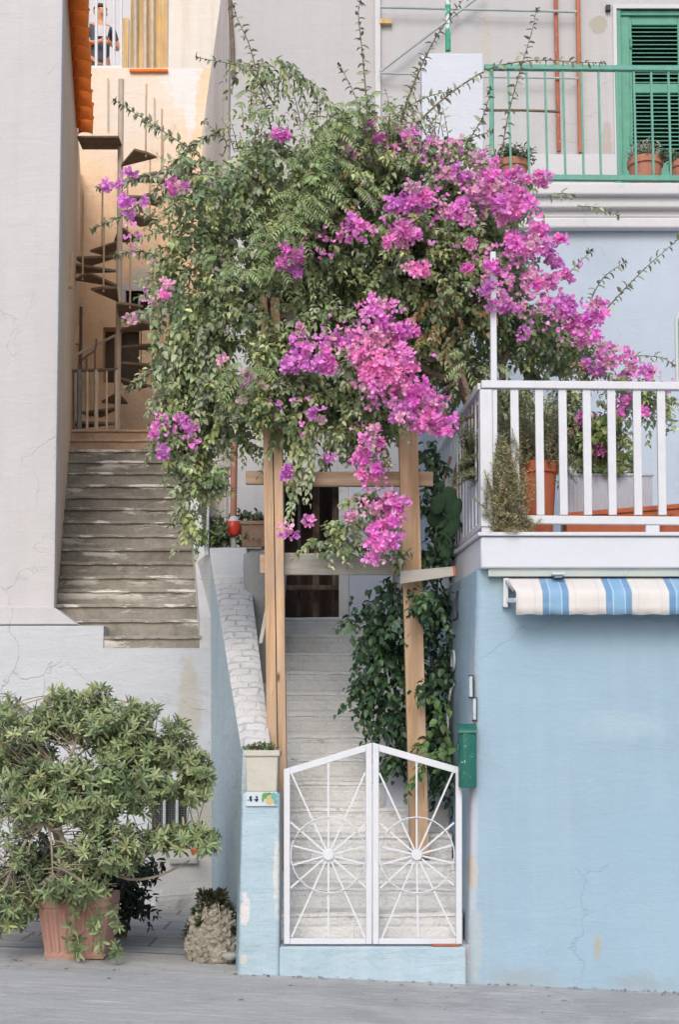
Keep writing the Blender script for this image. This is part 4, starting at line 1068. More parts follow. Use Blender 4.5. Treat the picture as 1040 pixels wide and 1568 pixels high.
MB().tube(smooth_line([(c.x+.05,c.y-.155,c.z+.22),(c.x+.062,c.y-.17,c.z+.30),(c.x+.05,c.y-.15,c.z+.40)],8),.004,5).build('dry_stalk',M['shrub_bark'],t)
o=MB().ellipsoid(P(352,1464,.3),(.055,.05,.028),12,7,None,.12).build('stone',M['conc']); tag(o,'grey stone wedged between the scaly stump and the pillar','stone')
# ================================================================== balcony pots
yq=.36
c=P(825,797,yq); c.z=ZF
t=thing('tall_pot','tall ribbed bright terracotta pot behind the white balcony slats','pot',tuple(c))
s=(yq+D)/F; h=PZ(709,yq)-ZF
MB().lathe(c,[(20*s,0),(21*s,.02),(27.5*s,h-.1),(28*s,h-.085)],40,fl=.012).build('body',M['terracotta_red'],t)
MB().lathe((c.x,c.y,c.z+h-.085),[(28*s,0),(31.5*s,.008),(32*s,.08),(30*s,.085),(27*s,.08),(26*s,.04)],36).build('rim',M['terracotta_red'],t)
MB().lathe((c.x,c.y,c.z+h-.04),[(26*s,0),(26*s,.006)],20).build('soil',M['soil'],t)
TALL=c.copy(); TALLH=h
t=thing('white_planter','long ribbed white planter behind the balcony slats','planter',tuple(P(930,785,.7)))
a=P(868,785,.6);b=P(1000,785,.6); zt2=PZ(727,.6); nr=44; vs=[];fs=[]
vs=[]
for k in range(nr+1):
    x=a.x+(b.x-a.x)*k/nr; o=.0035*(1 if k%2 else -1); vs += [(x,.6+o,ZF+.05),(x,.585+o,zt2)]
for k in range(nr): fs.append((2*k,2*k+2,2*k+3,2*k+1))
m=MB().add(vs,fs); m.box(a.x,b.x,.61,.86,ZF+.05,zt2-.004); m.build('body',M['column_white'],t,smooth=False)
MB().box(a.x-.01,b.x+.01,.575,.60,zt2-.012,zt2+.006).build('rim',M['column_white'],t,bevel=.004)
MB().box(a.x+.02,b.x-.02,.62,.84,zt2-.003,zt2+.002).build('soil',M['soil'],t)
WPT=zt2
t=thing('terracotta_trough','long orange terracotta trough at the foot of the white planter','trough',tuple(P(960,800,.3)))
vs=[]
for (px,pt,pb,y0) in ((868,785,800,.42),(1085,768,800,.22)):
    p=P(px,pt,y0); vs.append((p.x,p.y,p.z))
a,b=vs; 
def trough(a,b,z0):
    for (o,zl,zh,mt,nm) in ((0,z0,-.03,'terracotta_red','body'),(-.014,-.032,0,'terracotta_red','rim')):
        m=MB()
        A0=Vector((a[0],a[1]+o,0));B0=Vector((b[0],b[1]+o,0)); w=Vector((0,.17-2*o,0))
        za0=z0 if nm=='body' else a[2]-.034; zb0_=z0 if nm=='body' else b[2]-.034
        za1=a[2]-.034 if nm=='body' else a[2]; zb1=b[2]-.034 if nm=='body' else b[2]
        m.hexa([A0+Vector((0,0,za0)),B0+Vector((0,0,zb0_)),B0+w+Vector((0,0,zb0_)),A0+w+Vector((0,0,za0)),A0+Vector((0,0,za1)),B0+Vector((0,0,zb1)),B0+w+Vector((0,0,zb1)),A0+w+Vector((0,0,za1))])
        m.build(nm,M[mt],t,bevel=.006)
trough(a,b,ZF+.002)
# upper balcony pots
def roundpot(label,px,py0,py1,rpx,y,mat):
    c=P(px,py1,y); c.z=zT; t=thing('flower_pot',label,'pot',tuple(c),'terracotta pots on the upper balcony'); s=(y+D)/F; h=PZ(py0+5,y)-zT
    MB().lathe(c,[(rpx*.74*s,0),(rpx*.88*s,h*.6),(rpx*.9*s,h-.07)],28).build('body',M[mat],t)
    MB().lathe((c.x,c.y,zT+h-.07),[(rpx*.9*s,0),(rpx*1.0*s,.006),(rpx*1.0*s,.06),(rpx*.95*s,.07),(rpx*.85*s,.06),(rpx*.8*s,.03)],28).build('rim',M[mat],t)
    MB().lathe((c.x,c.y,zT+h-.045),[(rpx*.84*s,0),(rpx*.84*s,.006)],20).build('soil',M['soil'],t)
    return c,h
UP=[]
UP.append(roundpot('terracotta bowl with a green succulent at the left end of the green railing',786,243,264,25,3.15,'terracotta'))
UP.append(roundpot('terracotta pot of pale silvery plants in front of the green shutter',989,240,268,28,3.2,'terracotta'))
UP.append(roundpot('terracotta pot at the right photo edge behind the green railing',1047,244,268,22,3.2,'terracotta'))
# ================================================================== PERSON on the high terrace
yp=10.95
pc=P(153,60,yp); pc.z=zt-.006
person=thing('person','person in a dark grey T-shirt standing on the high terrace with bent arms','person',tuple(pc))
def skin(name,nodes,edges,mat,par,root=0,sub=2,xf=None):
    me=bpy.data.meshes.new(name)
    me.from_pydata([tuple(xf@Vector(p)) for p,_ in nodes],edges,[]); me.materials.append(mat)
    o=bpy.data.objects.new(name,me); COL.objects.link(o); hook(o,par)
    sk=o.modifiers.new('skin','SKIN'); sk.use_smooth_shade=True; sk.use_x_symmetry=False
    for i,(p,r) in enumerate(nodes):
        v=me.skin_vertices[0].data[i]; v.radius=(r,r) if not hasattr(r,'__len__') else r; v.use_root=(i==root)
    ss=o.modifiers.new('sub','SUBSURF'); ss.levels=sub; ss.render_levels=sub
    return o
XF=Matrix.Translation(pc)@Matrix.Rotation(math.radians(22),4,'Z')
hd=Vector((.0,-.02,0))
N=[((0,0,.93),.14),((0,0,1.10),.125),((0,0,1.30),.15),((0,0,1.43),.10),((0,-.005,1.50),.052),((0,-.015,1.57),.066),((0,-.012,1.65),.092),((0,-.005,1.72),.078),
 ((-.17,0,1.40),.058),((-.25,.03,1.15),.043),((-.09,-.20,1.10),.032),((-.03,-.24,1.11),.03),
 ((.17,0,1.40),.058),((.27,.02,1.15),.043),((.13,-.20,1.10),.032),((.07,-.245,1.11),.03),
 ((-.09,0,.82),.085),((-.10,-.005,.48),.06),((-.10,.02,.09),.04),((-.10,-.14,.045),.038),
 ((.09,0,.82),.085),((.11,-.01,.48),.06),((.11,.02,.09),.04),((.11,-.14,.045),.038),
 ((0,-.105,1.635),.018)]
E=[(0,1),(1,2),(2,3),(3,4),(4,5),(5,6),(6,7),(3,8),(8,9),(9,10),(10,11),(3,12),(12,13),(13,14),(14,15),(0,16),(16,17),(17,18),(18,19),(0,20),(20,21),(21,22),(22,23),(6,24)]
for hand,base,sx in ((11,Vector((-.03,-.24,1.11)),1),(15,Vector((.07,-.245,1.11)),-1)):
    for k in range(4):
        a=len(N); b=base+Vector((sx*.035,-.012,.022-.015*k)); N.append((tuple(b),.010)); N.append((tuple(b+Vector((sx*.03,-.006+.002*k,-.002))),.009)); N.append((tuple(b+Vector((sx*(.05-.004*abs(k-1)),.012,-.006))),.008))
        E += [(hand,a),(a,a+1),(a+1,a+2)]
    a=len(N); b=base+Vector((sx*.005,-.03,.03)); N.append((tuple(b),.011)); N.append((tuple(b+Vector((sx*.022,-.01,.018))),.009)); E += [(hand,a),(a,a+1)]
skin('body',N,E,M['skin'],person,0,2,XF)
skin('shirt',[((0,0,.80),.165),((0,0,1.10),.145),((0,0,1.30),.168),((0,0,1.425),.118),((-.17,0,1.395),.076),((-.225,.02,1.23),.066),((.17,0,1.395),.076),((.23,.015,1.23),.066)],[(0,1),(1,2),(2,3),(3,4),(4,5),(3,6),(6,7)],M['shirt'],person,0,2,XF)
skin('shorts',[((0,0,.92),.148),((-.09,0,.80),.105),((-.105,0,.53),.09),((.09,0,.80),.105),((.115,0,.53),.09)],[(0,1),(1,2),(0,3),(3,4)],M['shorts'],person,0,2,XF)
m=MB().ellipsoid((0,0,0),(.102,.112,.105),16,10); m.v=[tuple(XF@Vector((x,y+.012,max(z,-.02+.05*(1 if y>.03 else .9)-.09*(y>.02))+1.685))) for x,y,z in m.v]; m.build('hair',M['hair'],person)
m=MB(); 
for sx in (-1,1): m.ellipsoid(XF@Vector((sx*.036,-.098,1.655)),(.011,.008,.007),8,5)
m.build('eyes',M['ink'],person)
m=MB(); m.ellipsoid(XF@Vector((0,-.098,1.588)),(.022,.006,.005),8,5); m.build('mouth',M['rust_dark'],person)
m=MB(); 
for sx in (-1,1): m.ellipsoid(XF@Vector((sx*.092,.0,1.645)),(.012,.022,.032),8,6)
m.build('ears',M['skin'],person)
o=MB(); 
q=[Vector((-.10,-.168,1.38)),Vector((.10,-.168,1.38)),Vector((.07,-.180,1.22)),Vector((-.09,-.178,1.20))]
o.hexa([XF@p for p in q]+[XF@(p+Vector((0,.02,0))) for p in q]).build('shirt_print',M['print'],person,bevel=.004)

# ================================================================== BOUGAINVILLEA
boug=thing('bougainvillea','huge magenta flowering bougainvillea spilling over the wooden trellis and balcony','climbing plant',tuple(P(690,1000,1.4)))
G1=(.235,.31,.155); G2=(.165,.24,.13); G3=(.36,.42,.21); G4=(.33,.38,.25); BR=(.32,.21,.10)
MIXES=[G1,G1,G2,G3,G3,G4,G4,(.36,.40,.17)]
LV=Leaves()
def pick(mix): return mix[RNG.integers(len(mix))]
def fill(LV,px,py,rx,ry,y,yd,n,mix=MIXES,ll=.054,lw=.033,L=(.14,.38),hang=.38,sp=.0185,droop=.6):
    for _ in range(n):
        q,v=blob_pt(px,py,rx*.92,ry*.92,y,yd)
        d=unit(v*np.array([1,1,.8])+RNG.normal(0,.55,3)+np.array([0,-.25,.1])); l=RNG.uniform(*L)
        pts=curve_pts(q-d*l*.55,d,l,hang*RNG.uniform(.3,1.6))
        c=np.array(pick(mix))*RNG.uniform(.7,1.3)
        dress(LV,pts,sp,ll,lw,c,0,droop,1,.18,np.array(c)*1.25)
K=.0215
def fillA(px,py,rx,ry,y=.85,yd=.55,dens=1.0,**k):
    fill(LV,px,py,rx,ry,y,yd,max(3,int(rx*ry*K*dens)),**k)
for b in [(330,325,75,70,.9,.5),(300,420,62,80,.95,.45),(420,275,85,75,.9,.55),(480,380,100,90,.85,.6),(540,275,95,90,.9,.6),(640,285,85,80,.95,.6),
          (620,400,100,90,.85,.6),(725,350,80,80,.95,.55),(750,440,75,80,.95,.55),(815,515,70,50,1.0,.45),(880,540,62,38,1.0,.4),(295,530,40,70,.95,.4),
          (375,470,80,80,.9,.5),(480,500,80,55,.8,.5),(350,620,62,70,.8,.4),(455,610,72,62,.75,.45),(560,600,66,80,.75,.5),(685,470,75,60,.95,.5),
          (270,640,24,52,.8,.25),(300,715,26,52,.8,.25),(285,790,16,30,.8,.2),(690,540,55,32,1.0,.4),(520,664,46,30,.7,.35),(430,665,30,26,.65,.25),(960,590,48,16,1.0,.3),
          (500,222,50,24,.95,.4),(590,216,62,26,.95,.4),(705,250,60,40,1.0,.4),(790,300,40,40,1.0,.35)]:
    fillA(*b)
for b in [(450,310,90,80,1.5,.12),(560,330,120,120,1.5,.12),(700,400,110,110,1.5,.12),(470,450,120,80,1.4,.12),(560,590,90,90,1.3,.12),(830,510,70,50,1.4,.1),(430,600,50,70,1.3,.1)]:
    fillA(*b,dens=.55,ll=.085,lw=.06)
fillA(400,205,40,40,.95,.35,dens=.35)
fillA(560,180,70,20,.95,.35,dens=.4)
for b in [(285,262,34,26,.9,.3),(415,540,34,60,.42,.1),(412,615,26,30,.42,.1),(690,560,60,60,1.35,.25),(640,470,60,50,1.3,.2),(620,540,50,40,1.1,.2),(265,590,26,60,.8,.25),(275,690,22,60,.8,.2),(310,650,30,60,.85,.2),(330,740,22,30,.8,.2)]:
    fillA(*b)
for b in [(562,770,34,22,.55,.15),(590,795,24,36,.55,.15),(530,805,34,18,.55,.15),(500,832,50,8,.58,.1),(550,834,36,10,.58,.1),(608,850,18,18,.6,.1),(575,705,20,8,.6,.1)]:
    fillA(*b,dens=1.7,L=(.07,.17))
# hanging strand left of centre
for x0,y0,x1,y1,n in ((455,640,446,800,5),(470,650,462,790,4),(440,640,452,735,2)):
    for _ in range(n):
        o=RNG.normal(0,7,2); pts=smooth_line([P(x0+o[0],y0,.5),P((x0+x1)/2+6+o[0],(y0+y1)/2,.48),P(x1+o[1],y1+RNG.uniform(-30,5),.5)],8)
        dress(LV,pts,.02,.055,.034,np.array(pick([G1,G3,G4]))*RNG.uniform(.9,1.3),.05,.9)
# foliage behind the balcony slats
for b in [(800,640,50,55,.75,.25),(865,650,40,65,.85,.25),(930,660,34,60,.9,.25),(775,600,30,20,.7,.25),(985,600,40,22,.9,.2),(1020,615,14,22,.8,.1)]:
    fillA(*b,dens=1.2)
# drier brownish inner leaves seen in the shaded heart of the plant
for (x,y_,rx,ry,n) in ((690,480,55,45,15),(510,300,35,40,10),(470,345,35,25,9),(700,590,30,20,5),(900,575,30,8,5)):
    for _ in range(n):
        q,v=blob_pt(x,y_,rx,ry,.45,.15); pts=curve_pts(q,unit(v+RNG.normal(0,.5,3)),.16,.5); dress(LV,pts,.024,.05,.034,pick([BR,BR,(.18,.15,.07),(.30,.21,.11)]),0,1.0)
stems=MB()
def spray(pts_px,y,r0=.006,ll=.058,sp=.024,col=None,t0=.0,dy=0,tuft=True,r1=.0018,dense=1):
    n=len(pts_px); pts=smooth_line([P(px,py,y+dy*i/(n-1)) for i,(px,py) in enumerate(pts_px)],18)
    stems.tube(pts,list(np.linspace(r0,r1,18)),6)
    for k in range(dense):
        dress(LV,pts,sp,ll,ll*.5,np.array(col if col is not None else G4)*RNG.uniform(.9,1.2),t0,.55,1,.2,(.14,.17,.08))
    if tuft: whorl(LV,pts[-1],pts[-1]-pts[-2],7,ll*.7,ll*.3,(.15,.16,.08),.5)
for s in [([(420,215),(400,140),(382,70),(362,25),(350,-20)],.8,.006),([(565,220),(562,165),(556,90),(549,22),(553,2)],.8,.007),([(596,270),(610,205),(630,140),(665,62),(715,-8)],.75,.011),
          ([(585,260),(612,190),(628,140),(650,90)],.8,.007),([(610,230),(650,178),(705,132),(760,102),(825,92),(880,95),(925,96)],.8,.008),([(330,262),(290,228),(232,190),(176,154)],.8,.006),
          ([(350,195),(290,225),(255,262),(205,275),(148,289)],.8,.008),([(300,270),(245,290),(190,328),(140,352)],.8,.007),([(765,260),(778,180),(798,105),(816,45),(822,12)],.85,.006),
          ([(885,316),(915,318),(948,330)],2.6,.004),([(925,478),(955,445),(995,405),(1045,362)],.8,.006),([(905,460),(925,425),(960,400)],.85,.005),
          ([(300,520),(265,545),(225,575),(190,598)],.75,.007),([(560,210),(545,150),(520,100)],.85,.005),([(420,160),(380,105),(350,97),(300,88)],.85,.006),([(600,180),(650,150),(690,140)],.9,.005),
          ([(260,470),(225,478),(190,492)],.8,.006),([(700,245),(740,178),(752,135)],.9,.006),([(340,240),(345,215),(310,185)],.85,.006),([(860,430),(885,405),(905,385)],.8,.004),
          ([(930,555),(975,545),(1015,548),(1032,560)],.7,.005),([(680,225),(720,212),(755,200)],.9,.005),([(480,230),(486,160),(478,140)],.85,.005),([(262,400),(215,385),(172,392)],.8,.006),
          ([(255,360),(225,330),(200,320)],.8,.006),([(300,740),(270,790),(262,805)],.7,.005),([(840,300),(862,296),(880,300)],.8,.004)]:
    spray(s[0],s[1],s[2],dense=3 if s[0][-1][0]<300 else 1)
# the dense drooping upper crest
for _ in range(30):
    x=RNG.uniform(352,480); yy0=97+max(0,(x-440))*.9+RNG.uniform(-3,8)
    p0=P(x,yy0,.85+RNG.uniform(-.15,.15)); d=unit(np.array([RNG.normal(.15,.5),RNG.normal(-.2,.4),.1])); pts=curve_pts(p0,d,RNG.uniform(.12,.3),1.4)
    dress(LV,pts,.022,.055,.026,np.array(pick([G3,G4,(.17,.21,.10)]))*RNG.uniform(.9,1.2),0,.9)
for _ in range(60):
    x=RNG.uniform(355,690); y0=RNG.uniform(130,215) if x<500 else RNG.uniform(150,200)
    p0=P(x,y0+40,.85+RNG.uniform(-.2,.2)); d=unit(np.array([RNG.normal(0,.35),RNG.normal(-.1,.3),1])); pts=curve_pts(p0,d,RNG.uniform(.15,.42),.25)
    stems.tube(pts,list(np.linspace(.004,.0015,len(pts))),5); dress(LV,pts,.03,.045,.022,np.array(pick([G4,G3]))*1.1,.1,.4)
for _ in range(34):
    bx=RNG.uniform(248,345); by=RNG.uniform(430,640); y=.75+RNG.uniform(-.2,.2); ln=RNG.uniform(60,150)
    pts=smooth_line([P(bx,by,y),P(bx+RNG.normal(-6,8),by+ln*.5,y-.02),P(bx+RNG.normal(-4,12),by+ln,y)],10); dress(LV,pts,.02,.06,.04,np.array(pick([G1,G2,G3,G4]))*RNG.uniform(.85,1.2),0,.9)
for _ in range(26):   # outer whiskers at the left silhouette
    f=RNG.uniform(0,1); bx,by=[(255,300),(238,380),(228,470),(238,560),(248,640)][RNG.integers(5)]
    p0=P(bx+30+RNG.uniform(-10,10),by+RNG.uniform(-35,35),.8+RNG.uniform(-.25,.25)); d=unit(np.array([-1,RNG.normal(-.2,.3),RNG.normal(-.05,.4)])); pts=curve_pts(p0,d,RNG.uniform(.15,.34),.5)
    stems.tube(pts,list(np.linspace(.004,.0015,len(pts))),5); dress(LV,pts,.022,.05,.027,np.array(pick([G1,G3,G4])),0,.6)
LV.build('foliage',M['leaf'],boug,.3,.25)
# woody limbs
for pl,r0,r1 in (([(700,960,1.5),(698,850,1.4),(704,720,1.3),(722,640,1.1),(700,590,.95),(640,560,.9),(560,470,.9),(520,360,.9)],.05,.02),([(720,640,1.1),(760,600,1.0),(780,520,1.0),(800,420,1.0)],.035,.014),
                 ([(700,590,.95),(690,520,.95),(680,440,.95),(640,330,.95)],.03,.012),([(735,655,.6),(700,560,.75),(672,552,.8),(640,545,.8)],.022,.014),([(745,625,.35),(715,640,.45),(690,655,.5)],.018,.01),
                 ([(640,560,.9),(560,560,.85),(460,540,.85),(380,480,.9),(320,420,.9)],.026,.01),([(520,360,.9),(430,300,.9),(350,250,.9)],.02,.008),([(690,590,.7),(665,612,.6),(655,640,.6)],.009,.005),([(430,300,.9),(432,240,.85),(428,215,.8)],.012,.008)):
    n=26; pts=smooth_line([P(*q) for q in pl],n); pts=pts+RNG.normal(0,.006,pts.shape)
    MB().tube(pts,list(np.linspace(r0,r1,n)),9).build('limb',M['bark'],boug)
stems.build('stems',M['bark'],boug)
MG=[(.90,.28,.74),(.86,.25,.75),(.92,.31,.71),(.90,.38,.78)]; PK=[(.92,.31,.67),(.94,.39,.70)]; PU=[(.82,.32,.78),(.76,.29,.74)]; FA=[(.84,.48,.66),(.78,.48,.62),(.80,.56,.66)]
def blossoms(px,py,rx,ry,y,mix,dens=1.0,small=False):
    rx*=1.22; ry*=1.22; B=Leaves(); n=max(6,int(math.pi*rx*ry/40*1.3*dens)); s=(y+D)/F
    c0=np.array(P(px,py,y))
    # a cluster is made of smaller heads
    heads=max(1,int(rx*ry/90)); hv=[]
    for h in range(heads):
        a=RNG.uniform(0,6.283); r=math.sqrt(RNG.uniform(0,1)); hv.append((math.cos(a)*r*.85,math.sin(a)*r*.85,RNG.uniform(-.10,.06),RNG.uniform(.8,1.12),pick(mix) if RNG.uniform()<.85 else pick(FA)))
    for i in range(n):
        h=hv[RNG.integers(heads)]; o=RNG.normal(0,1,3); o/=np.linalg.norm(o); o[1]=-abs(o[1])*.8
        rad=min(rx,ry)*s*.42*RNG.uniform(.35,1.0)*(1+.7*(RNG.uniform()<.22)) if heads>1 else min(rx,ry)*s*.8*RNG.uniform(.6,1.05)
        p=c0+np.array([h[0]*rx*s*.92,h[2],h[1]*ry*s*.92])+o*rad*np.array([max(1,rx/ry) if heads==1 else 1,.8,max(1,ry/rx) if heads==1 else 1])
        ax_=unit(o+np.array([0,-.45,-.05])+RNG.normal(0,.35,3))
        ref=np.array([0,0,1.]) if abs(ax_[2])<.8 else np.array([1.,0,0]); s1=np.cross(ax_,ref); s1/=np.linalg.norm(s1); s2=np.cross(ax_,s1)
        a=np.arange(3)*2.094+RNG.uniform(0,6.28); out=np.cos(a)[:,None]*s1+np.sin(a)[:,None]*s2
        op=RNG.uniform(.35,1.0); d=unit(out+ax_[None]*op); nn=unit(ax_[None]-out*op*.8+RNG.normal(0,.1,(3,3)))
        l=np.full(3,(.034 if not small else .026)*RNG.uniform(.55,1.25)); c=jit(np.array(h[4])*h[3],3,.14,.07)
        B.add(np.repeat(p[None],3,0),d,nn,l,l*.86,c)
    return B.build('blossom',M['bract'],boug,-.12,-.12,.5)
YF=.22
for f in ((757,412,11,18,-.04),(753,448,12,16,-.06),(764,470,10,10,-.05)): blossoms(*f,MG+PU,1.0)
for f in [(427,211,15,13,.55,MG,1.6),(276,290,15,18,.3,MG,1),(205,275,14,6,.72,PU,1),(180,283,14,6,.75,PU,1),(155,288,10,4,.78,PU,1),(202,312,24,12,.6,PU,.9),(195,330,10,8,.7,PU,.8),(440,398,28,16,YF,MG,1),(448,420,10,8,YF,PU,1),
          (545,350,14,16,YF,PU,1),(557,344,14,18,YF,MG,.9),(520,362,20,7,YF,MG,.7),(530,228,20,16,.45,FA,.9),(566,195,12,16,.5,MG,.8),(572,215,14,10,.5,MG,.7),(632,208,12,10,.6,MG,1),(655,222,14,8,.6,MG,.8),(598,232,10,8,.6,PK,.7),
          (618,367,32,20,YF,MG,1.25),(636,416,18,18,YF,PK,1.3),(604,322,24,18,YF,PU,.9),(634,298,24,20,YF,MG,1.2),(706,326,28,20,YF,MG,1.2),(725,376,14,12,YF,PK,1),(719,410,15,10,YF,MG,1),(690,225,40,12,.7,FA,.7),(700,268,26,16,.5,PU,.9),
          (735,262,30,18,.5,MG,.9),(760,282,30,22,.4,MG,1.1),(784,312,30,26,.35,MG,1.25),(800,278,24,16,.5,MG,1.1),(832,272,18,14,.5,MG,1.1),(745,305,24,18,.4,PU,.9),(768,330,24,14,.4,PK,.9),
          (815,365,32,26,.4,MG,1.2),(796,385,22,20,.4,MG,1.1),(858,370,16,8,.4,MG,1),(838,398,28,18,.5,PU,.9),(828,435,32,18,.5,MG,1),(862,425,14,10,.5,MG,.8),(768,460,16,20,.4,PU,.9),(757,435,10,12,.4,FA,.9),(796,485,14,9,.4,PU,1),
          (802,515,10,9,.4,PU,1),(850,470,30,18,.5,PU,1),(880,487,28,16,.5,MG,1),(911,478,20,16,.45,MG,1.3),(893,512,22,14,.5,MG,1),(905,495,26,10,.5,PU,.8),(938,546,22,18,.5,MG,1.1),(905,560,26,14,.5,PU,.9),(965,565,24,12,.5,PU,1),(995,574,22,8,.5,MG,1),
          (455,515,14,10,YF,PU,1),(440,555,22,16,YF,PU,1),(475,548,26,22,YF,PU,1),(505,560,24,16,YF,MG,1),(512,525,20,16,YF,PU,.9),(545,520,16,16,YF,PU,.8),
          (580,480,26,20,.1,MG,1.2),(603,507,30,20,.1,MG,1.2),(634,512,16,12,.1,MG,1),(570,540,30,28,.08,PK,1.3),(592,575,36,30,.05,PK,1.4),(618,560,22,26,.05,MG,1.1),(578,610,22,20,.08,MG,1.1),(640,612,32,26,.04,MG,1.35),(655,640,22,18,.04,MG,1.3),(622,640,20,16,.06,PU,1.2),
          (686,656,20,13,.1,MG,1.5),(574,670,20,16,.15,MG,1.4),(490,640,14,11,.2,PU,1),(385,577,13,12,.25,PU,1.2),(345,556,9,8,.3,PU,.8),(372,610,8,8,.3,PU,.8),(556,706,18,14,.28,MG,1.1),(575,718,14,12,.28,MG,1.2),(552,735,14,14,.28,PK,1.1),(605,765,20,18,.3,MG,1.1),(612,790,12,24,.3,MG,1.1),
          (578,772,24,12,.3,PK,1),(540,790,18,10,.35,PU,1),(588,815,24,14,.3,MG,1.2),(577,840,19,18,.3,MG,1.7),(604,828,14,12,.3,PU,1),(436,728,11,11,.42,PU,1.6),(472,803,8,9,.42,MG,1.2),(440,827,12,7,.42,PU,1),(430,812,12,6,.42,FA,.9),(505,703,8,7,.35,PU,.8),
          (243,655,9,20,.45,MG,1.1),(247,690,8,14,.45,PU,1.2),(283,640,14,14,.5,PU,.9),(290,655,12,10,.5,MG,.8),(248,440,11,9,.5,MG,1),(252,455,8,7,.5,PK,1),(205,492,9,7,.75,FA,.7),(240,470,8,5,.6,FA,.6)]:
    blossoms(*f)
for f in [(886,655,9,26,.65,MG,1.1),(955,622,18,16,.65,MG,1.1),(990,634,13,13,.65,MG,1),(925,688,10,11,.6,MG,1.1),(915,640,12,8,.7,FA,.8),(1020,600,12,8,.6,FA,.8)]: blossoms(*f)
# loose single blossoms between the heads, and fading ones
LOOSE=Leaves()
def floret(p,col,sz):
    ax_=unit(np.array([0,-.6,.1])+RNG.normal(0,.5,3)); ref=np.array([0,0,1.]) if abs(ax_[2])<.8 else np.array([1.,0,0]); s1=np.cross(ax_,ref); s1/=np.linalg.norm(s1); s2=np.cross(ax_,s1)
    a=np.arange(3)*2.094+RNG.uniform(0,6.28); out=np.cos(a)[:,None]*s1+np.sin(a)[:,None]*s2; op=RNG.uniform(.35,1)
    l=np.full(3,sz); LOOSE.add(np.repeat(p[None],3,0),unit(out+ax_[None]*op),unit(ax_[None]-out*op*.8+RNG.normal(0,.1,(3,3))),l,l*.86,jit(np.array(col),3,.14,.07))
for (x0,y0,x1,y1,w_,y,n,mix) in ((560,215,720,240,26,.55,46,FA+MG),(640,235,800,330,30,.45,90,MG+PU+FA),(560,360,700,300,34,.3,60,MG+PU),(720,400,880,380,30,.4,60,MG+PU),(740,420,900,500,30,.42,110,MG+PU+FA),(860,500,1010,580,18,.45,80,PU+MG+FA),
     (440,545,580,500,24,.2,70,PU+MG),(560,480,650,640,34,.1,110,MG+PK),(560,650,590,850,22,.3,80,MG+PK+FA),(610,750,590,840,16,.28,30,MG),(250,280,300,300,16,.5,10,FA),(240,640,300,680,14,.5,24,PU+MG),(190,330,240,470,16,.65,20,FA+PU),(390,590,500,640,30,.3,18,PU),(420,395,560,350,22,.25,30,MG+PU)):
    for _ in range(n):
        f=RNG.uniform(); floret(np.array(P(x0+(x1-x0)*f+RNG.normal(0,w_*.6),y0+(y1-y0)*f+RNG.normal(0,w_*.6),y+RNG.uniform(-.1,.1))),pick(mix),.031*RNG.uniform(.7,1.15))
lo=LOOSE.build('loose_blossoms',M['bract'],boug,-.12,-.12,.5); lo['kind']='stuff'
# ------------------------------------------------------------------ pale feathery climber through the middle
fern=thing('feathery_climber','pale green feathery leaved climber arching through the top of the bougainvillea','climbing plant',tuple(P(520,400,.6)))
LF=Leaves(); fs_=MB()
def frond(pts,L,col,n=9):
    m=len(pts); fs_.tube(pts,list(np.linspace(.004,.0012,m)),5)
    t=np.repeat((np.arange(n)+.6)/n,2); p,tan,_=path_at(pts,t); side=np.where(np.arange(2*n)%2==0,1,-1)[:,None]
    ref=unit(np.cross(tan,np.array([[0,-.8,.6]]))); d=unit(ref*side+tan*.55+np.array([[0,0,-.35]]))
    l=L*(1-.4*np.abs(t-.5))*RNG.uniform(.85,1.1,2*n); LF.add(p,d,unit(np.array([[0,-.6,.8]])+RNG.normal(0,.15,(2*n,3))),l,l*.3,jit(col,2*n,.12))
axis=smooth_line([P(590,172,.45),P(545,168,.4),P(508,190,.34),P(502,235,.28),P(488,285,.22),P(462,310,.2),P(444,340,.2)],40)
for i in range(95):
    b=axis[RNG.integers(40)]+RNG.normal(0,.035,3); d=unit(np.array([RNG.normal(.0,.8),RNG.normal(-.5,.4),RNG.normal(.15,.5)]))
    frond(curve_pts(b,d,RNG.uniform(.12,.24),.75,8),.05,np.array([.25,.34,.15])*RNG.uniform(.8,1.25))
for (x,y_,n) in ((430,365,22),(400,400,14),(350,400,6),(470,250,6),(545,300,5),(590,530,4),(700,560,6),(400,160,6),(375,570,8)):
    for _ in range(n):
        b=np.array(P(x+RNG.normal(0,22),y_+RNG.normal(0,16),.25+RNG.uniform(-.05,.1))); d=unit(np.array([RNG.normal(0,.8),RNG.normal(-.5,.4),RNG.normal(.1,.5)]))
        frond(curve_pts(b,d,RNG.uniform(.12,.22),.75,8),.05,np.array([.20,.29,.125])*RNG.uniform(.8,1.2))
fs_.build('stems',M['stem'],fern); LF.build('fronds',M['leaf'],fern,.15,.15)
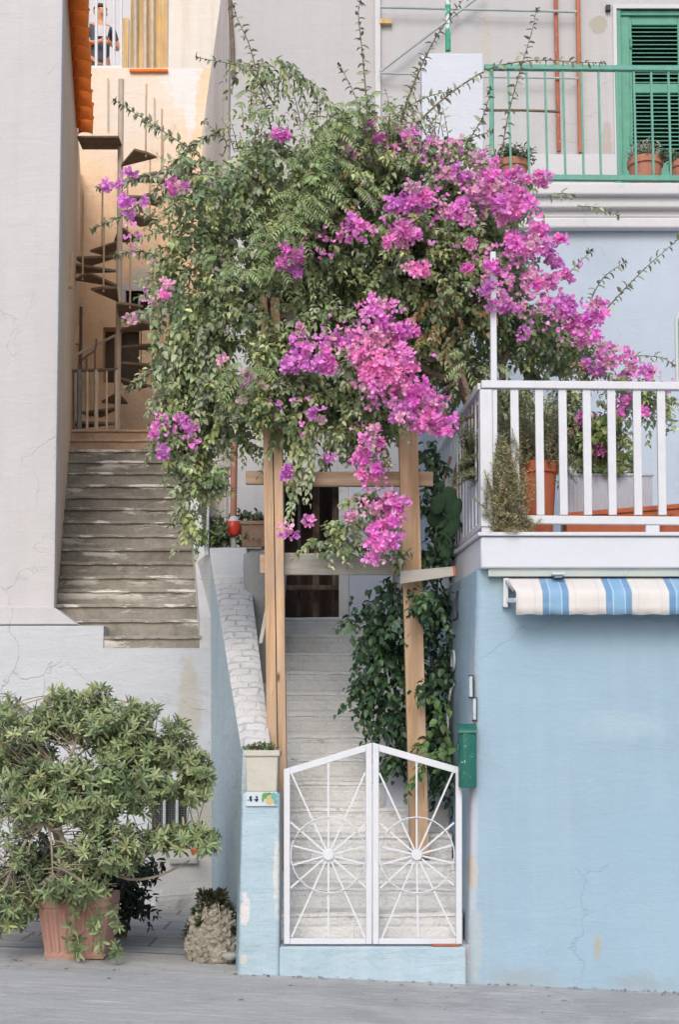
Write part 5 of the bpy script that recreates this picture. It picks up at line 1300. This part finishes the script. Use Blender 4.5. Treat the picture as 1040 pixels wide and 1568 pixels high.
# ------------------------------------------------------------------ dark glossy ivy by the steps
ivy=thing('dark_ivy','dark glossy ivy climbing the right post and the side of the blue house','climbing plant',tuple(P(640,1215,1.1)))
LI=Leaves(); D1=(.036,.076,.040); D2=(.024,.056,.03); D3=(.06,.112,.05); D4=(.09,.16,.055)
def fI(px,py,rx,ry,y,yd,dens=1.0,mix=(D1,D1,D2,D3)):
    fill(LI,px,py,rx,ry,y,yd,max(3,int(rx*ry*.018*dens)),mix,.064,.043,(.15,.32),.7,.032,.9)
for b in [(610,905,55,28,.75,.2),(560,950,36,36,.8,.2),(605,960,60,50,.95,.25),(590,1030,52,55,1.0,.25),(560,1060,28,35,.9,.2),(600,1110,45,45,1.0,.25),(665,1060,24,70,1.1,.25),(675,920,24,40,1.0,.25),(680,1000,16,60,1.1,.25),
          (672,1130,20,60,1.0,.25),(625,1140,34,36,1.0,.25),(678,1180,14,28,.9,.2),(660,860,36,40,1.0,.25),(680,820,28,50,1.1,.25),(665,770,24,50,1.2,.2),(600,1160,20,20,1.0,.2),(655,700,20,40,1.3,.2),(650,910,22,24,.5,.1),(658,1040,14,24,.5,.1)]: fI(*b)
for _ in range(16):
    b=np.array(P(RNG.uniform(640,690),RNG.uniform(1060,1180),.55)); dress(LI,curve_pts(b,unit(RNG.normal(0,1,3)+np.array([0,-.5,.2])),.18,.6),.03,.065,.042,D4,0,.8)
LI.build('foliage',M['leaf_gloss'],ivy,.2,.25)
m=MB()
for pl in ([(668,1250,1.2),(660,1100,1.2),(668,950,1.2),(672,820,1.2)],[(640,1180,1.1),(600,1080,1.1),(580,960,1.0)],[(690,700,1.2),(672,770,1.1),(665,840,1.1)]):
    MB().tube(smooth_line([P(*q) for q in pl],16),list(np.linspace(.014,.006,16)),6).build('stem',M['bark'],ivy)
# cactus
cac=thing('prickly_pear','dark green prickly pear pads beside the balcony railing','cactus',tuple(P(685,840,1.2)))
for (px,py,rx,rz,rot) in ((688,768,14,24,-4),(672,772,11,17,18),(668,795,15,14,60),(690,805,14,20,25),(700,780,8,18,15),(680,835,13,22,-10),(676,745,6,9,10)):
    yy=.95+RNG.uniform(-.08,.08); s=(yy+D)/F
    MB().ellipsoid(P(px,py,yy),(rx*s,.018,rz*s),18,12,Matrix.Rotation(math.radians(rot),3,'Y')@Matrix.Rotation(RNG.uniform(-.5,.5),3,'Z'),.02).build('pad',M['cactus'],cac)
m=MB(); m.tube([P(684,870,1.0),P(683,840,.97)],.03,8); m.build('trunk',M['cactus'],cac)
# ------------------------------------------------------------------ big potted bush
bush=thing('potted_bush','big light green leafy bush growing over the terracotta pot','bush',(BUSH.x,BUSH.y,POTTOP))
LB=Leaves(); sb=MB(); T1=(.25,.325,.155); T2=(.18,.25,.12); T3=(.31,.375,.185); T4=(.125,.18,.09)
tips=[]
base=Vector((BUSH.x,BUSH.y,POTTOP-.03))
def limb(pts,r0,r1,n=14): 
    q=smooth_line(pts,n); sb.tube(q,list(np.linspace(r0,r1,n)),8); return q
crown=[(30,1135,62,50,.3),(110,1100,60,42,.4),(175,1115,75,48,.3),(250,1150,60,34,.35),(300,1175,26,24,.35),(45,1215,66,62,.15),(140,1210,78,60,.15),(215,1200,50,45,.2),(255,1282,56,20,.2),(312,1278,24,14,.2),(20,1310,55,55,.1),(90,1320,70,46,.15),(170,1295,58,40,.15),(10,1380,48,38,.1),(15,1410,30,14,.1),(105,1360,60,22,.1),(95,1070,18,16,.45),(150,1060,16,14,.45),(5,1085,25,25,.4),(225,1090,22,14,.4),(312,1195,20,30,.3),(280,1210,30,24,.3),(320,1290,22,12,.15),(270,1110,18,12,.4)]
limbs=[limb([base,P(88,1290,.2),P(75,1220,.14),P(80,1170,.2)],.024,.012),limb([base+Vector((.03,0,0)),P(92,1280,.18),P(95,1200,.12),P(118,1130,.2)],.022,.01),limb([base,P(100,1290,.12),P(60,1262,.02),P(35,1295,-.02),P(15,1340,.0)],.018,.008),
       limb([base,P(130,1320,.4),P(190,1345,.3),P(240,1342,.25),P(290,1318,.25)],.016,.006),limb([base,P(120,1300,.5),P(180,1200,.5),P(230,1150,.45)],.018,.007),limb([base,P(80,1300,.5),P(20,1230,.5),P(-10,1150,.5)],.018,.007),
       limb([base,P(140,1280,.3),P(150,1230,.3),P(190,1170,.3)],.012,.005),limb([P(66,1263,.02),P(48,1285,-.02),P(42,1310,-.02)],.009,.005),limb([P(72,1262,.04),P(78,1290,.0),P(80,1340,.0)],.010,.005),limb([P(180,1200,.5),P(250,1165,.4),P(300,1180,.35)],.008,.004),
       limb([P(190,1345,.3),P(240,1300,.25),P(310,1282,.2)],.008,.004),limb([P(118,1130,.4),P(105,1090,.45),P(95,1065,.45)],.007,.004),limb([P(118,1130,.4),P(150,1090,.42),P(152,1060,.45)],.007,.004),limb([P(95,1180,.38),P(140,1140,.35),P(175,1130,.3)],.008,.004)]
allp=np.concatenate(limbs)
for (px,py,rx,ry,y) in crown:
    n=int(rx*ry*(.013 if 1215<py<1350 and px<160 else .052))+2
    for _ in range(n):
        q,v=blob_pt(px,py,rx,ry,y,.34,.25)
        j=np.argmin(np.linalg.norm(allp-q,axis=1)+RNG.uniform(0,.12,len(allp))); b=allp[j]
        ax_=unit(v*.7+unit(q-b)*.5+np.array([0,-.25,.55])); L=np.linalg.norm(q-b)
        if L>.02:
            k=min(.22,L); st=q-unit(unit(q-b)*.6+ax_*.4)*k if RNG.uniform()<.7 else b
            sb.tube(smooth_line([st,(np.array(st)+q)/2+RNG.normal(0,.012,3),q],6),list(np.linspace(.0045,.0025,6)),5,cap=False)
        c=np.array(pick([T1,T1,T2,T3,T4,T3,(.31,.34,.16)] if RNG.uniform()<.5 else [T1,T2,T3]))*RNG.uniform(.75,1.2)
        whorl(LB,q,ax_,RNG.integers(8,13),.074*RNG.uniform(.65,1.1),.0175,c,.7,.25)
        if RNG.uniform()<.5: whorl(LB,q-ax_*.05,ax_,5,.07,.019,c*.75,.15,.15)
# shoots hanging over the pot
for pl in ([(100,1375,.1),(112,1395,.08),(104,1440,.08)],[(150,1375,.1),(172,1392,.05),(182,1420,.05)],[(135,1390,.1),(150,1425,.06),(152,1455,.05)],[(170,1440,.06),(178,1452,.05),(176,1462,.05)],[(40,1370,.1),(30,1400,.1),(32,1415,.1)],[(115,1425,.08),(120,1445,.08),(118,1458,.08)],[(160,1395,.07),(150,1405,.06),(140,1420,.06)]):
    q=limb([P(*a) for a in pl],.004,.002,10); 
    for i in (3,5,7,9): whorl(LB,q[i],np.array([RNG.normal(0,.4),-.6,-.2]),9,.068,.023,pick([T1,T2]),.5,.15)
sb.build('branches',M['shrub_bark'],bush); LB.build('foliage',M['leaf'],bush,.12,.08,.55)
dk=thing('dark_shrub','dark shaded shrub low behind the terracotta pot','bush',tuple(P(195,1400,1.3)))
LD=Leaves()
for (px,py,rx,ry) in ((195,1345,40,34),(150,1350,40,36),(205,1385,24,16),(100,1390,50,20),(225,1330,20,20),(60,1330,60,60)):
    fill(LD,px,py,rx,ry,1.25,.3,int(rx*ry*.03),[(.016,.026,.016),(.022,.036,.02)],.07,.03,(.15,.3),.3,.022,.3)  # leaf colours near black, carrying the shade the shrub stands in
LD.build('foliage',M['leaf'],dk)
m=MB(); 
for k in range(5):
    q=P(170+k*10,1345+k*3,1.25); g=P(175+k*4,1400,1.3); g.z=ground(g.x); m.tube([g,q],[.014,.008],6)
m.build('stems',M['bark'],dk)
o=thing('terracotta_dish','orange terracotta edge half hidden behind the bush near the grille','pot',tuple(P(298,1306,2.9)))
MB().lathe(P(299,1303,2.95),[(.03,-.035),(.042,.0),(.045,.016),(.03,.02)],16).build('bowl',M['terracotta_red'],o)
# ------------------------------------------------------------------ rosemary and balcony plants
def needles(LV,pts,col,sp=.0036,ll=.03):
    dress(LV,pts,sp,ll,.0066,np.array(col)*1.75,0,-.1,.9,.25)
R1=(.16,.175,.105); R2=(.12,.14,.09); R3=(.20,.19,.11)
ros=thing('rosemary','grey green rosemary bush in the tall terracotta pot','plant',(TALL.x,TALL.y,ZF+TALLH))
LR=Leaves(); sr=MB()
for k in range(95):
    b=np.array([TALL.x+RNG.normal(0,.06),TALL.y+RNG.normal(0,.05),ZF+TALLH-.04]); tx,ty=RNG.uniform(755,872),RNG.uniform(612,718)
    e=np.array(P(tx,ty,TALL.y+RNG.uniform(-.22,.2))); mid=(b+e)/2+np.array([(e[0]-b[0])*.25,0,-.02])
    pts=smooth_line([b,mid,e,e+np.array([RNG.normal(0,.02),RNG.normal(-.02,.02),.07])],14); sr.tube(pts,list(np.linspace(.004,.0015,14)),5); needles(LR,pts[4:],pick([R1,R2,R2,R3]))
for k in range(26):
    b=np.array([TALL.x+.03,TALL.y,ZF+TALLH-.02]); tx,ty=RNG.uniform(845,890),RNG.uniform(690,745); e=np.array(P(tx,ty,TALL.y+RNG.uniform(-.1,.15)))
    pts=smooth_line([b,(b+e)/2+np.array([0,0,.08]),e],12); sr.tube(pts,list(np.linspace(.004,.0015,12)),5); needles(LR,pts[4:],pick([R1,R2]))
LR.build('needles',M['needle'],ros); sr.build('stems',M['bark'],ros)
hr=thing('trailing_rosemary','dry olive rosemary growing over the balcony edge at the railing corner','plant',tuple(P(775,812,-.05)))
LR=Leaves(); sr=MB()
for k in range(120):
    bx=RNG.uniform(752,808); b=np.array(P(bx,812,RNG.uniform(-.07,.1))); u=RNG.uniform(0,1)
    if u<.45: tx,ty=RNG.normal(772,11),RNG.uniform(655,740)
    elif u<.8: tx,ty=RNG.normal(778,22),RNG.uniform(715,800)
    else: tx,ty=bx+RNG.uniform(-22,22),RNG.uniform(790,822)
    e=np.array(P(tx,ty,RNG.uniform(-.14,-.03))); pts=smooth_line([b,(b+e)/2+RNG.normal(0,.02,3)+np.array([0,-.02,0]),e],16)
    sr.tube(pts,list(np.linspace(.004,.0013,16)),5); needles(LR,pts[6:] if u<.45 else pts[2:],pick([R1,R3,(.22,.21,.12),(.17,.16,.08)]))
LR.build('needles',M['needle'],hr); sr.build('stems',M['bark'],hr)
sd_=thing('grey_herb','grey green bushy herb poking through the side railing of the balcony','plant',tuple(P(715,745,.4)))
LR=Leaves(); sr=MB()
for k in range(70):
    b=np.array(P(728,720,.5))+RNG.normal(0,.02,3); tx,ty=(RNG.normal(716,11),RNG.normal(715,20)) if k%3 else (RNG.normal(722,9),RNG.normal(655,16)); e=np.array(P(tx,ty,.28+RNG.normal(0,.06))); pts=smooth_line([b,(b+e)/2+RNG.normal(0,.02,3),e],10)
    sr.tube(pts,list(np.linspace(.004,.0014,10)),5); needles(LR,pts[2:],pick([R2,(.10,.11,.07),R1]))
LR.build('needles',M['needle'],sd_); sr.build('stems',M['bark'],sd_)
ger=thing('geranium','round leaved green geranium standing in the white planter','plant',tuple(P(930,725,.7)))
LG=Leaves(); sr=MB()
for k in range(120):
    tx,ty=RNG.uniform(890,972),RNG.uniform(640,726); 
    if tx>950 and ty<690: continue
    b=np.array([RNG.uniform(PX(885,.7),PX(965,.7)),.7+RNG.uniform(-.06,.06),WPT]); e=np.array(P(tx,ty,.62+RNG.uniform(-.1,.1))); pts=smooth_line([b,(b+e)/2+RNG.normal(0,.01,3),e],8); sr.tube(pts,[.003]*8,5)
    whorl(LG,e,np.array([RNG.normal(0,.4),-.8,.5]),3,.05,.062,pick([(.13,.19,.05),(.17,.22,.07),(.10,.16,.05)]),.2)
LG.build('leaves',M['leaf'],ger); sr.build('stems',M['stem'],ger)
# small plants on the trough, on the cream planter, on the terrace corner
def tuftplant(name,label,pts,ll,lw,cols,n,cat='plant',mat='leaf'):
    t=thing(name,label,cat,tuple(P(*pts[0]))); L=Leaves(); s_=MB()
    for (px,py,y) in pts:
        for _ in range(n):
            b=np.array(P(px+RNG.normal(0,6),py,y+RNG.uniform(-.05,.05))); d=unit(np.array([RNG.normal(0,.5),RNG.normal(-.2,.4),1])); q=curve_pts(b,d,RNG.uniform(.5,1.2)*ll*3,.4); s_.tube(q,[.002]*len(q),4); dress(L,q,ll*.4,ll,lw,pick(cols),.15,.2)
    L.build('leaves',M[mat],t); s_.build('stems',M['stem'],t); return t
tuftplant('weed','small green weeds growing in the cream planter',[(384,1149,.1),(396,1149,.1),(408,1149,.1),(417,1149,.1)],.028,.016,[(.13,.19,.07),(.09,.14,.07)],9)
tuftplant('corner_herb','bright green leafy herb on the terrace corner left of the clay pipe',[(322,838,3.4),(330,838,3.4),(338,838,3.5),(346,838,3.5),(334,815,3.45)],.10,.032,[(.16,.24,.07),(.11,.17,.06),(.08,.12,.05)],16)
tuftplant('box_plant','small grey green plant growing in the brown clay flower box',[(372,800,3.5),(385,800,3.5),(398,800,3.5)],.06,.024,[(.13,.18,.09),(.09,.13,.06)],12)
tuftplant('trough_weed','tiny weed in the orange balcony trough',[(1030,796,.25),(1010,797,.2)],.022,.01,[(.2,.2,.1)],8)
for (c,h),lab,nm,cols,ll,lw in zip(UP,('green succulent in the terracotta bowl left on the upper balcony','pale silvery succulent in the pot before the green shutter','small green plant in the pot at the right photo edge'),('succulent','silver_plant','succulent'),([(.13,.18,.11),(.10,.14,.09)],[(.42,.42,.33),(.34,.36,.28)],[(.10,.15,.09)]),(.05,.06,.05),(.016,.012,.016)):
    t=thing(nm,lab,'plant',(c.x,c.y,zT+h)); L=Leaves()
    for _ in range(46):
        b=np.array([c.x+RNG.normal(0,.07),c.y+RNG.normal(0,.05),zT+h-.04]); d=unit(np.array([RNG.normal(0,.6),RNG.normal(-.2,.5),.8])); dress(L,curve_pts(b,d,RNG.uniform(.10,.24),.15),.011,ll*1.1,lw*1.4,pick(cols),.25,-.3)
    L.build('leaves',M['leaf'],t)
LT=Leaves()
for _ in range(130):
    u=RNG.uniform()
    if u<.35: x,y=RNG.uniform(-2.4,-1.0),RNG.uniform(-.2,1.6)
    elif u<.6: x,y=RNG.uniform(-.75,.85),-.05-abs(RNG.normal(0,.06))
    elif u<.8: x,y=RNG.uniform(.85,2.4),-.012-abs(RNG.normal(0,.05))
    else: x,y=RNG.uniform(-2.4,2.4),RNG.uniform(-1.0,-.05)
    a=RNG.uniform(0,6.28); LT.add(np.array([[x,y,ground(x)+.006]]),np.array([[math.cos(a),math.sin(a),.12]]),np.array([[RNG.normal(0,.3),RNG.normal(0,.3),1.]]),np.array([RNG.uniform(.015,.045)]),np.array([RNG.uniform(.008,.02)]),jit(pick([(.12,.09,.05),(.20,.14,.07),(.09,.10,.05),(.30,.25,.18),(.45,.14,.30)]),1))
o=LT.build('leaf_litter',M['leaf'],None,.2,.1); tag(o,'scattered dry leaves and petals on the street along the walls','litter',None,'stuff')
# ================================================================== LIGHT
w=bpy.data.worlds.new('World'); SC.world=w; w.use_nodes=True
nt=w.node_tree; bg=nt.nodes['Background']; sky=nt.nodes.new('ShaderNodeTexSky'); sky.sky_type='NISHITA'; sky.sun_disc=False
EL,AZ=math.radians(38),math.radians(188)     # sun behind the camera, slightly left
sky.sun_elevation=EL; sky.sun_rotation=AZ; sky.air_density=1.2; sky.dust_density=3.0; sky.ozone_density=1.0
nt.links.new(sky.outputs[0],bg.inputs[0]); bg.inputs[1].default_value=.15
sl=bpy.data.lights.new('sun','SUN'); sl.energy=1.1; sl.angle=math.radians(28); sl.color=(1,.975,.955)
so=bpy.data.objects.new('sun',sl); COL.objects.link(so)
dirv=Vector((math.sin(AZ)*math.cos(EL),math.cos(AZ)*math.cos(EL),math.sin(EL)))
so.rotation_euler=dirv.to_track_quat('Z','Y').to_euler(); so.location=(0,-12,14)
vs_=SC.view_settings; vs_.view_transform='Standard'; vs_.look='None'; vs_.gamma=1; vs_.exposure=.27
SC.cycles.use_denoising=True; SC.cycles.max_bounces=8; SC.cycles.transparent_max_bounces=8
